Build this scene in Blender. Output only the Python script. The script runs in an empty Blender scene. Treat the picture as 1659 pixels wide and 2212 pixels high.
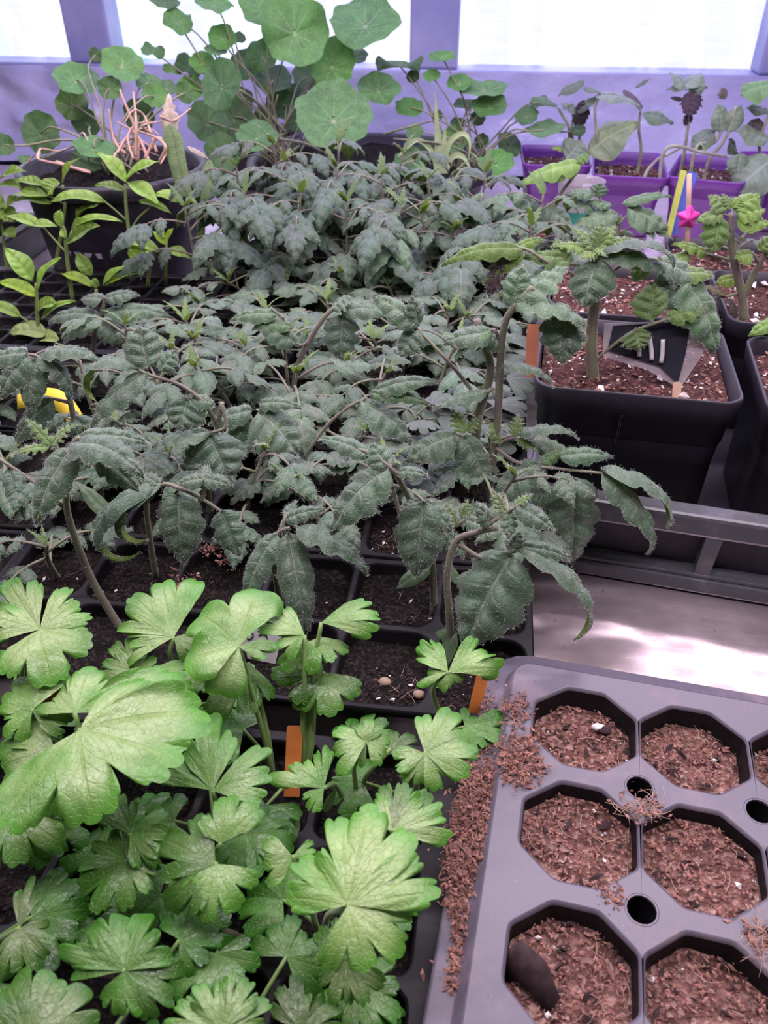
import bpy, bmesh, math, random
import numpy as np
from mathutils import Vector, Matrix, noise as mnoise
from mathutils.geometry import tessellate_polygon

# ------------------------------------------------------------------ camera, light, exposure
FPX, WPX, HPX = 1736.0, 1659.0, 2212.0
PITCH, YAW = math.radians(36.3), math.radians(7.1)
CAM = np.array([0.0, 0.0, 0.42])
FWD = np.array([-math.sin(YAW)*math.cos(PITCH), math.cos(YAW)*math.cos(PITCH), -math.sin(PITCH)])
RGT = np.array([math.cos(YAW), math.sin(YAW), 0.0])
UPV = np.cross(RGT, FWD)
sc = bpy.context.scene
COL = sc.collection
cam_d = bpy.data.cameras.new('camera'); cam = bpy.data.objects.new('camera', cam_d); COL.objects.link(cam)
cam_d.sensor_fit = 'VERTICAL'; cam_d.sensor_height = 24.0; cam_d.lens = FPX/HPX*24.0
cam_d.clip_start = 0.01; cam_d.clip_end = 60
cam.matrix_world = Matrix(((RGT[0], UPV[0], -FWD[0], CAM[0]), (RGT[1], UPV[1], -FWD[1], CAM[1]),
                           (RGT[2], UPV[2], -FWD[2], CAM[2]), (0, 0, 0, 1)))
cam_d.dof.use_dof = True; cam_d.dof.focus_distance = 0.52; cam_d.dof.aperture_fstop = 11.0
sc.camera = cam
sc.view_settings.view_transform = 'Standard'; sc.view_settings.look = 'None'
sc.view_settings.exposure = 0.0; sc.view_settings.gamma = 1.0
sc.view_settings.use_curve_mapping = False
sc.cycles.max_bounces = 8; sc.cycles.transparent_max_bounces = 16
sc.cycles.use_denoising = True

wd = bpy.data.worlds.new('overcast_sky'); sc.world = wd; wd.use_nodes = True
bg = wd.node_tree.nodes['Background']
bg.inputs['Color'].default_value = (0.90, 0.95, 1.0, 1); bg.inputs['Strength'].default_value = 2.6

def lamp(name, loc, rot, sx, sy, power, col):
    l = bpy.data.lights.new(name, 'AREA'); l.shape = 'RECTANGLE'; l.size = sx; l.size_y = sy
    l.energy = power; l.color = col
    o = bpy.data.objects.new(name, l); COL.objects.link(o); o.location = loc; o.rotation_euler = rot
    o['kind'] = 'helper'
    return o
PINK = (1.0, 0.86, 0.97)
lamp('grow_tube', (-0.05, 0.20, 0.86), (0, 0, math.radians(4)), 1.5, 0.045, 9.6, PINK)
lamp('grow_tube', (-0.05, 0.62, 0.86), (0, 0, math.radians(4)), 1.5, 0.045, 8.6, PINK)
lamp('grow_tube', (-0.10, 1.05, 0.86), (0, 0, math.radians(2)), 1.6, 0.045, 8.8, PINK)
lamp('blue_grow_lamp', (-0.05, 1.48, 0.80), (math.radians(-12), 0, 0), 1.8, 0.06, 7.0, (0.52, 0.40, 1.0))

# ------------------------------------------------------------------ pixel helpers (photo frame 1659 x 2212 -> real points)
def ray(x, y): return FWD + RGT*((x-WPX/2)/FPX) - UPV*((y-HPX/2)/FPX)
def atz(x, y, z): d = ray(x, y); return CAM + d*((z-CAM[2])/d[2])
def aty(x, y, Y): d = ray(x, y); return CAM + d*(Y/d[1])
def scale_at(p): return float(np.dot(np.asarray(p)-CAM, FWD))/FPX       # metres per photo pixel there

# ------------------------------------------------------------------ object helpers
def link(o, parent=None):
    COL.objects.link(o)
    if parent is not None: o.parent = parent
    return o
def mesh(name, verts, faces, mats, uv=None, midx=None, smooth=True):
    me = bpy.data.meshes.new(name)
    v = np.asarray(verts, dtype=float)
    me.from_pydata(v.tolist(), [], faces)
    for m in (mats if isinstance(mats, (list, tuple)) else [mats]): me.materials.append(m)
    if uv is not None:
        li = np.empty(len(me.loops), dtype=np.int32); me.loops.foreach_get('vertex_index', li)
        lay = me.uv_layers.new(name='UVMap')
        lay.data.foreach_set('uv', np.asarray(uv, dtype=np.float32)[li].ravel())
    if midx is not None: me.polygons.foreach_set('material_index', np.asarray(midx, dtype=np.int32))
    if smooth: me.polygons.foreach_set('use_smooth', np.ones(len(me.polygons), dtype=bool))
    me.update()
    return me
def obj(name, me, parent=None, loc=(0, 0, 0), tint=None):
    o = bpy.data.objects.new(name, me); link(o, parent); o.location = loc
    if tint is not None: o.color = (*tint, 1)
    return o
def empty(name, loc, rz=0.0):
    o = bpy.data.objects.new(name, None); link(o); o.location = tuple(float(c) for c in loc); o.rotation_euler = (0, 0, rz)
    o.empty_display_size = 0.02
    return o
def tag(o, label, cat, group=None):
    o['label'] = label; o['category'] = cat
    if group: o['group'] = group
    return o
def struct(o): o['kind'] = 'structure'; return o
class MB:
    """collects verts / faces of one mesh"""
    def __init__(s): s.v = []; s.f = []; s.m = []; s.s = []
    def add(s, v, f, mi=0, sm=False):
        k = len(s.v); s.v += [tuple(map(float, p)) for p in v]; s.f += [tuple(i+k for i in q) for q in f]
        s.m += [mi]*len(f); s.s += [sm]*len(f)
    def box(s, x0, x1, y0, y1, z0, z1, mi=0):
        v = [(x, y, z) for z in (z0, z1) for y in (y0, y1) for x in (x0, x1)]
        s.add(v, [(0, 2, 3, 1), (4, 5, 7, 6), (0, 1, 5, 4), (2, 6, 7, 3), (0, 4, 6, 2), (1, 3, 7, 5)], mi)
    def loft(s, rings, closed=True, cap0=False, cap1=False, mi=0, sm=True):
        n = len(rings[0]); k = len(s.v)
        v = [p for r in rings for p in r]; f = []
        for i in range(len(rings)-1):
            for j in range(n if closed else n-1):
                a, b = i*n+j, i*n+(j+1) % n
                f.append((a, b, b+n, a+n))
        s.add(v, f, mi, sm)
        if cap0: s.f.append(tuple(k+j for j in reversed(range(n)))); s.m.append(mi); s.s.append(False)
        if cap1: s.f.append(tuple(k+(len(rings)-1)*n+j for j in range(n))); s.m.append(mi); s.s.append(False)
    def tube(s, pts, r0, r1=None, seg=6, mi=0, cap=True):
        v, f = tube_vf(pts, r0, r1, seg); s.add(v, f, mi, True)
    def build(s, name, mats, parent=None, loc=(0, 0, 0), bevel=0.0):
        me = mesh(name, s.v, s.f, mats, midx=s.m, smooth=False)
        me.polygons.foreach_set('use_smooth', s.s)
        o = obj(name, me, parent, loc)
        if bevel:
            b = o.modifiers.new('bevel', 'BEVEL'); b.width = bevel; b.segments = 2; b.limit_method = 'ANGLE'
        return o
def spline(pts, n):
    P = np.asarray(pts, float)
    if len(P) == 2: t = np.linspace(0, 1, n)[:, None]; return P[0]*(1-t)+P[1]*t
    Q = np.vstack([2*P[0]-P[1], P, 2*P[-1]-P[-2]]); out = []
    m = len(P)-1
    for u in np.linspace(0, m-1e-6, n):
        i = int(u); t = u-i; a, b, c, d = Q[i:i+4]
        out.append(.5*((2*b)+(-a+c)*t+(2*a-5*b+4*c-d)*t*t+(-a+3*b-3*c+d)*t**3))
    return np.array(out)
def nrm(v): v = np.asarray(v, float); return v/(np.linalg.norm(v)+1e-12)
def tube_vf(pts, r0, r1=None, seg=6, n=None):
    if r1 is None: r1 = r0
    n = n or max(4, 5*(len(pts)-1)); P = spline(pts, n)
    T = np.gradient(P, axis=0); T /= np.linalg.norm(T, axis=1)[:, None]+1e-12
    ref = np.array([0.31, 0.87, 0.38])
    if abs(T[0] @ ref) > .9: ref = np.array([1., 0, 0])
    A = nrm(np.cross(T[0], ref)); v = []
    for i in range(n):
        A = nrm(A-T[i]*(A @ T[i])); B = np.cross(T[i], A); r = r0+(r1-r0)*i/(n-1)
        for k in range(seg):
            a = 2*math.pi*k/seg; v.append(P[i]+(A*math.cos(a)+B*math.sin(a))*r)
    f = [(i*seg+k, i*seg+(k+1) % seg, (i+1)*seg+(k+1) % seg, (i+1)*seg+k) for i in range(n-1) for k in range(seg)]
    f.append(tuple(reversed(range(seg)))); f.append(tuple((n-1)*seg+k for k in range(seg)))
    return np.array(v), f

# ------------------------------------------------------------------ materials
class NT:
    def __init__(s, name):
        s.m = bpy.data.materials.new(name); s.m.use_nodes = True; s.t = s.m.node_tree
        s.b = s.t.nodes['Principled BSDF']; s.out = s.t.nodes['Material Output']
    def n(s, typ, ins=None, **props):
        nd = s.t.nodes.new('ShaderNode'+typ)
        for k, v in props.items(): setattr(nd, k, v)
        for k, v in (ins or {}).items(): s.set(nd.inputs[k], v)
        return nd
    def set(s, sock, v):
        if hasattr(v, 'node'): s.t.links.new(v, sock)
        elif isinstance(v, (tuple, list)) and len(v) == 3 and sock.type == 'RGBA': sock.default_value = (*v, 1)
        else: sock.default_value = v
    def p(s, **kw):
        for k, v in kw.items(): s.set(s.b.inputs[k.replace('_', ' ')], v)
    def math(s, op, a, b=0.0, c=0.0, clamp=False):
        nd = s.n('Math', operation=op, use_clamp=clamp); s.set(nd.inputs[0], a); s.set(nd.inputs[1], b); s.set(nd.inputs[2], c)
        return nd.outputs[0]
    def step(s, x, lo, hi, a=0.0, b=1.0):
        nd = s.n('MapRange', {'Value': x, 'From Min': lo, 'From Max': hi, 'To Min': a, 'To Max': b}, interpolation_type='SMOOTHSTEP')
        return nd.outputs[0]
    def mix(s, f, a, b, blend='MIX'):
        nd = s.n('Mix', data_type='RGBA', blend_type=blend)
        s.set(nd.inputs[0], f); s.set(nd.inputs[6], a); s.set(nd.inputs[7], b)
        return nd.outputs[2]
    def noise(s, scale, detail=3.0, rough=.55, coord='Object', dim='3D', vec=None, dist=0.0):
        if vec is None:
            tc = s.n('TexCoord'); vec = tc.outputs[coord]
        return s.n('TexNoise', {'Scale': scale, 'Detail': detail, 'Roughness': rough, 'Vector': vec, 'Distortion': dist}).outputs['Fac']
    def bump(s, h, strength, dist=0.001, normal=None):
        nd = s.n('Bump', {'Height': h, 'Strength': strength, 'Distance': dist})
        return nd.outputs[0]

def leaf_mat(name, top, vein, under, kind, rough=.5, sheen=0.0, spec=.4, trans=.22, pale=None, dust=None, bump=.5):
    k = NT(name)
    uvn = k.n('TexCoord').outputs['UV']; sx = k.n('SeparateXYZ', {0: uvn}); U, V = sx.outputs[0], sx.outputs[1]
    oi = k.n('ObjectInfo')
    if kind == 'pinnate':       # u = vein index along the midrib, v = signed distance across
        d = k.math('ABSOLUTE', k.math('SUBTRACT', k.math('FRACT', U), .5)); av = k.math('ABSOLUTE', V)
        side = k.math('MULTIPLY', k.step(d, .085, .02), k.step(av, .95, .35))
        vn = k.math('MAXIMUM', k.math('MULTIPLY', side, .55), k.step(av, .075, .025))
        edge = k.step(av, .5, 1.0)
    elif kind == 'palmate':     # u = lobe coordinate (lobe midribs on the integers), v = radius
        d = k.math('ABSOLUTE', k.math('SUBTRACT', U, k.math('ROUND', U)))
        w = k.math('DIVIDE', .026, k.math('ADD', V, .14))
        main = k.math('MULTIPLY', k.step(k.math('SUBTRACT', d, w), .012, -.012), k.step(V, 1.0, .6))
        br = k.math('FRACT', k.math('ADD', k.math('MULTIPLY', V, 4.5), k.math('MULTIPLY', d, -4.2)))
        brv = k.math('MULTIPLY', k.step(k.math('ABSOLUTE', k.math('SUBTRACT', br, .5)), .10, .03), k.step(V, .95, .5))
        vn = k.math('MAXIMUM', main, k.math('MULTIPLY', brv, .45))
        edge = k.step(V, .55, .98)
    else:                       # radial: u = 0..9 round the disc
        d = k.math('ABSOLUTE', k.math('SUBTRACT', U, k.math('ROUND', U)))
        w = k.math('DIVIDE', .012, k.math('ADD', V, .05))
        vn = k.math('MAXIMUM', k.math('MULTIPLY', k.step(k.math('SUBTRACT', d, w), .02, -.02), k.step(V, .85, .35)), k.step(V, .09, .045))
        edge = k.step(V, .6, 1.0)
    nz = k.noise(55, 3); col = k.mix(k.step(nz, .3, .7), tuple(c*.80 for c in top), tuple(min(1, c*1.2) for c in top))
    if pale is not None:
        pf = k.math('MULTIPLY', k.math('SUBTRACT', 1.0, edge), k.step(k.noise(26, 2), .3, .62), clamp=True)
        col = k.mix(pf, col, pale)
    if dust is not None:
        col = k.mix(k.math('MULTIPLY', k.step(k.noise(160, 2), .35, .7), .5), col, dust)
    col = k.mix(k.math('MULTIPLY', vn, .62), col, vein)
    vor = k.n('TexVoronoi', {'Scale': 330 if kind != 'radial' else 150, 'Vector': k.n('TexCoord').outputs['Object']}, feature='DISTANCE_TO_EDGE').outputs['Distance']
    net = k.step(vor, .09, .02)
    col = k.mix(k.math('MULTIPLY', net, .16), col, vein)
    col = k.mix(k.math('MULTIPLY', k.step(k.noise(130, 4, .65), .52, .72), .28), col, tuple(c*.62 for c in top))
    col = k.mix(1.0, col, oi.outputs['Color'], 'MULTIPLY')
    geo = k.n('NewGeometry')
    und = k.mix(k.math('MULTIPLY', vn, .4), under, tuple(min(1, c*1.4) for c in under))
    und = k.mix(.6, und, k.mix(1.0, und, oi.outputs['Color'], 'MULTIPLY'))
    col = k.mix(geo.outputs['Backfacing'], col, und)
    h = k.math('ADD', k.math('ADD', k.math('MULTIPLY', vn, -.8), k.math('MULTIPLY', net, -.35)), k.math('MULTIPLY', k.noise(240, 2), .55))
    bn = k.bump(h, bump, .0008)
    k.p(Base_Color=col, Roughness=rough, Normal=bn, Specular_IOR_Level=spec, Sheen_Weight=sheen, Sheen_Roughness=.45, Sheen_Tint=(1, .93, .98))
    tr = k.n('BsdfTranslucent', {'Color': k.mix(.35, col, under), 'Normal': bn})
    mx = k.n('MixShader', {0: trans}); k.t.links.new(k.b.outputs[0], mx.inputs[1]); k.t.links.new(tr.outputs[0], mx.inputs[2])
    k.t.links.new(mx.outputs[0], k.out.inputs['Surface'])
    return k.m

def stem_mat(name, a, b, rough=.55):
    k = NT(name); oi = k.n('ObjectInfo')
    c = k.mix(k.step(k.noise(38, 2), .35, .65), a, b); c = k.mix(1.0, c, oi.outputs['Color'], 'MULTIPLY')
    k.p(Base_Color=c, Roughness=rough, Sheen_Weight=.25, Normal=k.bump(k.noise(420, 2), .25, .0004)); return k.m

def plastic(name, col, rough=.42, dusty=.5, dust=(.30, .22, .24), spec=.5, grain=60):
    k = NT(name)
    f = k.math('MULTIPLY', k.step(k.noise(grain, 5, .65), .48, .74), dusty)
    sp = k.math('MULTIPLY', k.step(k.noise(620, 2), .64, .72), dusty*.8)
    c = k.mix(k.math('MAXIMUM', f, sp), col, dust)
    k.p(Base_Color=c, Roughness=k.math('ADD', k.math('MULTIPLY', f, .35), rough), Specular_IOR_Level=spec,
        Normal=k.bump(k.noise(190, 3), .12, .0006)); return k.m

def soil_mat(name, dark, mid, light, scale=1.0, fleck=.0):
    k = NT(name); tc = k.n('TexCoord').outputs['Object']
    vo = k.n('TexVoronoi', {'Scale': 520*scale, 'Vector': tc, 'Randomness': 1.0})
    sep = k.n('SeparateColor', {0: vo.outputs['Color']})
    c = k.mix(k.step(k.noise(95*scale, 4, .7), .32, .68), dark, mid)
    c = k.mix(k.math('MULTIPLY', k.step(sep.outputs[0], .55, .95), .75), c, light)
    c = k.mix(k.step(k.noise(22*scale, 2), .3, .75), k.mix(.5, c, dark), c)
    if fleck: c = k.mix(k.step(sep.outputs[1], 1-fleck, 1-fleck*.5), c, (.8, .72, .70))
    h = k.math('ADD', vo.outputs['Distance'], k.math('MULTIPLY', k.noise(260*scale, 4, .7), 1.4))
    k.p(Base_Color=c, Roughness=.95, Specular_IOR_Level=.15, Normal=k.bump(h, .9, .0022/scale)); return k.m

def plain(name, col, rough=.5, var=.12, spec=.4, sc_=60, metal=0.0, bump=0.0):
    k = NT(name)
    c = k.mix(k.step(k.noise(sc_, 3), .3, .7), tuple(x*(1-var) for x in col), tuple(min(1, x*(1+var)) for x in col))
    k.p(Base_Color=c, Roughness=rough, Specular_IOR_Level=spec, Metallic=metal)
    if bump: k.p(Normal=k.bump(k.noise(sc_*3, 4), bump, .001))
    return k.m

M = {}
M['tomato'] = leaf_mat('tomato_leaf', (.066, .140, .072), (.27, .32, .26), (.20, .30, .04), 'pinnate', rough=.46, sheen=.35, spec=.55, trans=.12, dust=(.165, .205, .165), bump=.8)
M['young'] = leaf_mat('young_tomato_leaf', (.16, .27, .08), (.38, .48, .22), (.30, .42, .06), 'pinnate', rough=.5, sheen=.35, spec=.35, trans=.22, bump=.7)
M['celery'] = leaf_mat('celery_leaf', (.095, .30, .035), (.22, .36, .07), (.20, .34, .06), 'palmate', rough=.30, spec=.55, trans=.22, pale=(.36, .51, .215), bump=.5)
M['roundlobe'] = leaf_mat('grey_lobed_leaf', (.10, .135, .105), (.22, .25, .22), (.2, .24, .16), 'palmate', rough=.6, sheen=.3, trans=.12)
M['pepper'] = leaf_mat('pepper_leaf', (.27, .46, .07), (.42, .56, .16), (.34, .48, .07), 'pinnate', rough=.30, spec=.55, trans=.25, bump=.5)
M['smooth'] = leaf_mat('seed_leaf', (.17, .25, .13), (.24, .32, .19), (.24, .32, .15), 'pinnate', rough=.45, trans=.2, bump=.2)
M['nasturtium'] = leaf_mat('nasturtium_leaf', (.085, .21, .062), (.34, .46, .26), (.16, .28, .09), 'radial', rough=.5, spec=.35, trans=.25, bump=.25)
M['brassica'] = leaf_mat('brassica_leaf', (.17, .235, .175), (.36, .42, .34), (.22, .28, .18), 'pinnate', rough=.5, sheen=.2, spec=.35, trans=.16, bump=.35)
M['dead'] = leaf_mat('dead_leaf', (.045, .032, .045), (.10, .08, .08), (.10, .07, .07), 'pinnate', rough=.8, trans=.05, bump=.9)
M['strap'] = leaf_mat('strap_leaf', (.20, .30, .13), (.40, .48, .28), (.24, .33, .15), 'pinnate', rough=.45, trans=.2, bump=.9)
M['tomstem'] = stem_mat('tomato_stem', (.20, .21, .12), (.17, .13, .12))
M['greenstem'] = stem_mat('green_stem', (.22, .30, .08), (.17, .25, .06))
M['celerystem'] = stem_mat('celery_stalk', (.20, .34, .08), (.14, .26, .06), .4)
M['pinkstem'] = stem_mat('pink_stalk', (.62, .33, .30), (.55, .36, .25), .45)
M['wandstem'] = stem_mat('nasturtium_stalk', (.26, .27, .14), (.20, .17, .13), .5)
M['hair'] = plain('leaf_hair', (.60, .62, .57), .6, .05)
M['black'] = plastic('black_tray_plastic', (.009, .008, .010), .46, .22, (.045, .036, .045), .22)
M['pot'] = plastic('black_pot_plastic', (.034, .029, .044), .42, .2, (.12, .10, .13), .4)
M['greytray'] = plastic('grey_black_tray_plastic', (.118, .105, .138), .34, .62, (.27, .19, .22), .55, 24)
M['crate'] = plastic('crate_plastic', (.080, .082, .095), .32, .30, (.24, .22, .24), .55)
M['purple'] = plastic('purple_pot_plastic', (.155, .035, .30), .36, .12, (.3, .15, .4))
M['coir'] = soil_mat('coir_soil', (.085, .038, .034), (.33, .165, .135), (.62, .42, .35), .85)
M['soil'] = soil_mat('dark_soil', (.007, .006, .006), (.018, .014, .013), (.065, .048, .044), 1.0)
M['redsoil'] = soil_mat('pot_soil', (.040, .016, .016), (.13, .055, .050), (.26, .14, .12), .8, .03)
M['chip'] = plain('coir_chip', (.28, .142, .115), .95, .55, .1, 300)
M['chipdark'] = plain('bark_chip', (.045, .028, .03), .85, .3, .2, 200)
M['straw'] = plain('straw_fibre', (.48, .31, .24), .8, .3, .2, 200)
M['perlite'] = plain('perlite', (.78, .74, .74), .9, .1, .2, 300, bump=.4)
M['dry'] = plain('dry_leaf', (.46, .38, .31), .8, .25, .2, 60, bump=.5)
M['grass'] = plain('grassy_leaf', (.42, .52, .30), .5, .15, .4, 30)
M['brstem'] = stem_mat('cabbage_stem', (.33, .36, .25), (.24, .22, .20))
M['clear'] = None

# ================================================================== SETTING
RNG = random.Random(11); NR = np.random.RandomState(5)
BACK = 1.80; SILL = 0.184
mk = NT('violet_lit_wall_paint'); mk.p(Base_Color=mk.mix(mk.step(mk.noise(9, 4), .3, .7), (.26, .27, .50), (.36, .37, .60)), Roughness=.45); M['wall'] = mk.m  # violet lamp light mixed into the colour of wall and posts
mk = NT('pale_shed_paint'); mk.p(Base_Color=(.16, .15, .16, 1), Roughness=.8); M['shed'] = mk.m
mk = NT('concrete'); mk.p(Base_Color=mk.mix(mk.noise(4, 5), (.12, .11, .11), (.25, .24, .23)), Roughness=.9); M['concrete'] = mk.m
mk = NT('pale_gravel'); mk.p(Base_Color=mk.mix(mk.noise(1.5, 5), (.55, .57, .60), (.80, .80, .82)), Roughness=.95); M['gravel'] = mk.m
# thin crumpled polythene
mk = NT('polythene'); nz = mk.noise(5, 4, .6)
mk.p(Base_Color=mk.mix(mk.step(nz, .3, .75), (.40, .41, .68), (.53, .54, .78)), Roughness=mk.math('ADD', mk.math('MULTIPLY', nz, .2), .08),
     Specular_IOR_Level=.6, Normal=mk.bump(mk.noise(30, 5, .6), .35, .01)); M['film'] = mk.m  # whitish film; its lilac is violet lamp light put into the colour
mk = NT('window_film')
tcv = mk.n('TexCoord').outputs['Object']
st = mk.n('Mapping', {0: tcv, 3: (7.0, 1.0, 1.6)}).outputs[0]
stn = mk.n('TexNoise', {'Scale': 1.6, 'Detail': 4.0, 'Roughness': .6, 'Vector': st}).outputs['Fac']
tint = mk.mix(mk.step(stn, .42, .62), (.62, .60, .82), (1, 1, 1))
tint = mk.mix(mk.math('MULTIPLY', mk.step(mk.n('TexNoise', {'Scale': 2.6, 'Detail': 2.0, 'Vector': mk.n('Mapping', {0: tcv, 1: (3, 0, 7), 3: (3, 1, .8)}).outputs[0]}).outputs['Fac'], .55, .72), .6), tint, (.55, .86, .84))
tr = mk.n('BsdfTransparent', {'Color': tint}); mk.p(Base_Color=(.8, .8, .9, 1), Roughness=.2)
mx = mk.n('MixShader', {0: .10}); mk.t.links.new(tr.outputs[0], mx.inputs[1]); mk.t.links.new(mk.b.outputs[0], mx.inputs[2]); mk.t.links.new(mx.outputs[0], mk.out.inputs['Surface'])
M['glass'] = mk.m
# metal sheet on the bench
mk = NT('dull_metal_sheet')
nz = mk.noise(9, 5, .6); tcv = mk.n('TexCoord').outputs['Object']
scr = mk.n('TexNoise', {'Scale': 30.0, 'Detail': 4.0, 'Vector': mk.n('Mapping', {0: tcv, 2: (0, 0, .6), 3: (1, 9, 1)}).outputs[0]}).outputs['Fac']
spk = mk.step(mk.noise(260, 2), .70, .76)
c = mk.mix(mk.step(nz, .3, .7), (.58, .47, .51), (.82, .70, .74)); c = mk.mix(mk.math('MULTIPLY', spk, .6), c, (.12, .08, .08))
mk.p(Base_Color=c, Metallic=.8, Roughness=mk.math('ADD', .13, mk.math('ADD', mk.math('MULTIPLY', nz, .16), mk.math('MULTIPLY', scr, .10))),
     Normal=mk.bump(mk.noise(7, 3), .32, .02)); M['sheet'] = mk.m
mk = NT('clear_label_plastic')
tr = mk.n('BsdfTransparent', {'Color': (.93, .90, .93)}); mk.p(Base_Color=(.60, .55, .58, 1), Roughness=.25)
mx = mk.n('MixShader', {0: .45}); mk.t.links.new(tr.outputs[0], mx.inputs[1]); mk.t.links.new(mk.b.outputs[0], mx.inputs[2]); mk.t.links.new(mx.outputs[0], mk.out.inputs['Surface'])
M['clear'] = mk.m
for nm, col, r in (('yellowtag', (.80, .60, .05), .4), ('orange', (.62, .20, .05), .5), ('white', (.74, .70, .73), .4), ('ink', (.03, .03, .04), .5), ('lime', (.46, .50, .10), .45),
                   ('blue', (.03, .06, .42), .4), ('star', (.80, .06, .42), .35), ('wood', (.72, .46, .34), .6), ('brown', (.36, .12, .06), .5), ('cream', (.62, .62, .40), .45),
                   ('timber', (.30, .19, .12), .7), ('labeldark', (.03, .03, .045), .3), ('greencup', (.05, .30, .22), .35), ('lilaclabel', (.50, .40, .56), .45), ('stone', (.35, .25, .18), .8)):
    M[nm] = plain(nm, col, r)

def slab(name, x0, x1, y0, y1, z0, z1, mat, bevel=0):
    b = MB(); b.box(x0, x1, y0, y1, z0, z1); return struct(b.build(name, mat, bevel=bevel))
slab('floor', -2.4, 2.4, -1.4, 1.9, -.90, -.85, M['concrete'])
slab('wall_left', -2.45, -2.4, -1.4, 1.9, -.85, 1.7, M['shed'])
slab('wall_right', 2.4, 2.45, -1.4, 1.9, -.85, 1.7, M['shed'])
slab('wall_front', -2.45, 2.45, -1.45, -1.4, -.85, 1.7, M['shed'])
slab('ceiling', -2.45, 2.45, -1.45, 1.9, 1.7, 1.75, M['shed'])
slab('wall_back', -2.4, 2.4, BACK+.03, BACK+.09, -.85, SILL-.03, M['wall'])
slab('wall_top', -2.4, 2.4, BACK+.03, BACK+.09, 1.15, 1.7, M['wall'])
slab('trim_1', -2.4, 2.4, BACK, BACK+.09, SILL-.03, SILL, M['wall'], .004)
posts = [(-1.55, -1.45), (-.879, -.785), (-.174, -.079), (.493, .59), (1.16, 1.25)]
for i, (a, b) in enumerate([(-2.4, -2.3)]+posts+[(2.3, 2.4)]):
    slab('trim_%d' % (i+2), a, b, BACK, BACK+.07, SILL, 1.15, M['wall'], .005)
edges = [-2.3]+[e for p in posts for e in p]+[2.3]
for i in range(0, len(edges), 2):
    b = MB(); xs = np.linspace(edges[i], edges[i+1], 13); zs = np.linspace(SILL, 1.15, 9)
    v = [(x, BACK+.045+.004*math.sin(x*31+z*9)+.004*mnoise.noise((x*9, z*6, 0)), z) for z in zs for x in xs]
    b.add(v, [(r*13+k, r*13+k+1, (r+1)*13+k+1, (r+1)*13+k) for r in range(8) for k in range(12)], 0, True)
    o = struct(b.build('window_%d' % (i//2+1), M['glass']))
gm = MB(); gm.box(-14, 14, 1.95, 22, -1.0, -.9); struct(gm.build('ground_outside', M['gravel']))
# crumpled polythene hanging over the low wall
b = MB(); nx, nz_ = 150, 26
v = []
for j in range(nz_):
    for i in range(nx):
        x = -1.5+2.9*i/(nx-1); t = j/(nz_-1); z = .0005+t*(SILL-.002)
        amp = .010+.024*max(0, min(1, (-.60-x)/.25))
        y = BACK-.016-.028*(1-t)**2 - amp*abs(mnoise.fractal((x*7, z*9, 3.1), 1.0, 2.0, 4))
        v.append((x, y, z))
b.add(v, [(j*nx+i, j*nx+i+1, (j+1)*nx+i+1, (j+1)*nx+i) for j in range(nz_-1) for i in range(nx-1)], 0, True)
tag(b.build('polythene_sheet', M['film']), 'crumpled plastic sheet coloured by violet lamp light, hung along the low wall under the windows', 'plastic sheet')

# bench
be = empty('potting_bench', (0, 0, -.85)); tag(be, 'wooden potting bench under all the trays and pots', 'bench')
b = MB(); b.box(-1.6, 1.6, -.35, 1.73, -.045, -.004); b.build('bench_top', M['timber'], be, (0, 0, .85), .004)
for x in (-1.5, 1.5):
    for y in (-.25, 1.6):
        b = MB(); b.box(x-.04, x+.04, y-.04, y+.04, -.85, -.045); b.build('leg', M['timber'], be, (0, 0, .85), .004)
b = MB(); n = 90; v = []
for j in range(n):
    for i in range(n):
        x = -1.58+3.16*i/(n-1); y = -.34+2.06*j/(n-1)
        v.append((x, y, -.0016+.0012*mnoise.noise((x*5, y*5, 1))))
b.add(v, [(j*n+i, j*n+i+1, (j+1)*n+i+1, (j+1)*n+i) for j in range(n-1) for i in range(n-1)], 0, True)
tag(b.build('metal_sheet', M['sheet']), 'scuffed shiny metal sheet covering the bench, bare beside the crate', 'metal sheet')

# ================================================================== TRAYS AND POTS
def rrect(hx, hy, r, seg=5, cx=0, cy=0):
    p = []
    for (sx, sy, a0) in ((1, 1, 0), (-1, 1, 90), (-1, -1, 180), (1, -1, 270)):
        for k in range(seg+1):
            a = math.radians(a0+90*k/seg); p.append((cx+sx*(hx-r)+r*math.cos(a), cy+sy*(hy-r)+r*math.sin(a)))
    return p
def fillet(poly, r, seg=3):
    out = []; n = len(poly)
    for i in range(n):
        a, b, c = np.array(poly[i-1]), np.array(poly[i]), np.array(poly[(i+1) % n])
        p, q = b+nrm(a-b)*r, b+nrm(c-b)*r
        for k in range(seg+1):
            t = k/seg; out.append(tuple((1-t)**2*p+2*t*(1-t)*b+t*t*q))
    return out
def offset(loop, d):       # grow a convex loop about its centre
    P = np.array(loop); n = len(P); out = []
    for i in range(n):
        t = nrm(P[(i+1) % n]-P[i-1]); out.append(tuple(P[i]+np.array((t[1], -t[0]))*d))
    return out
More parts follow.
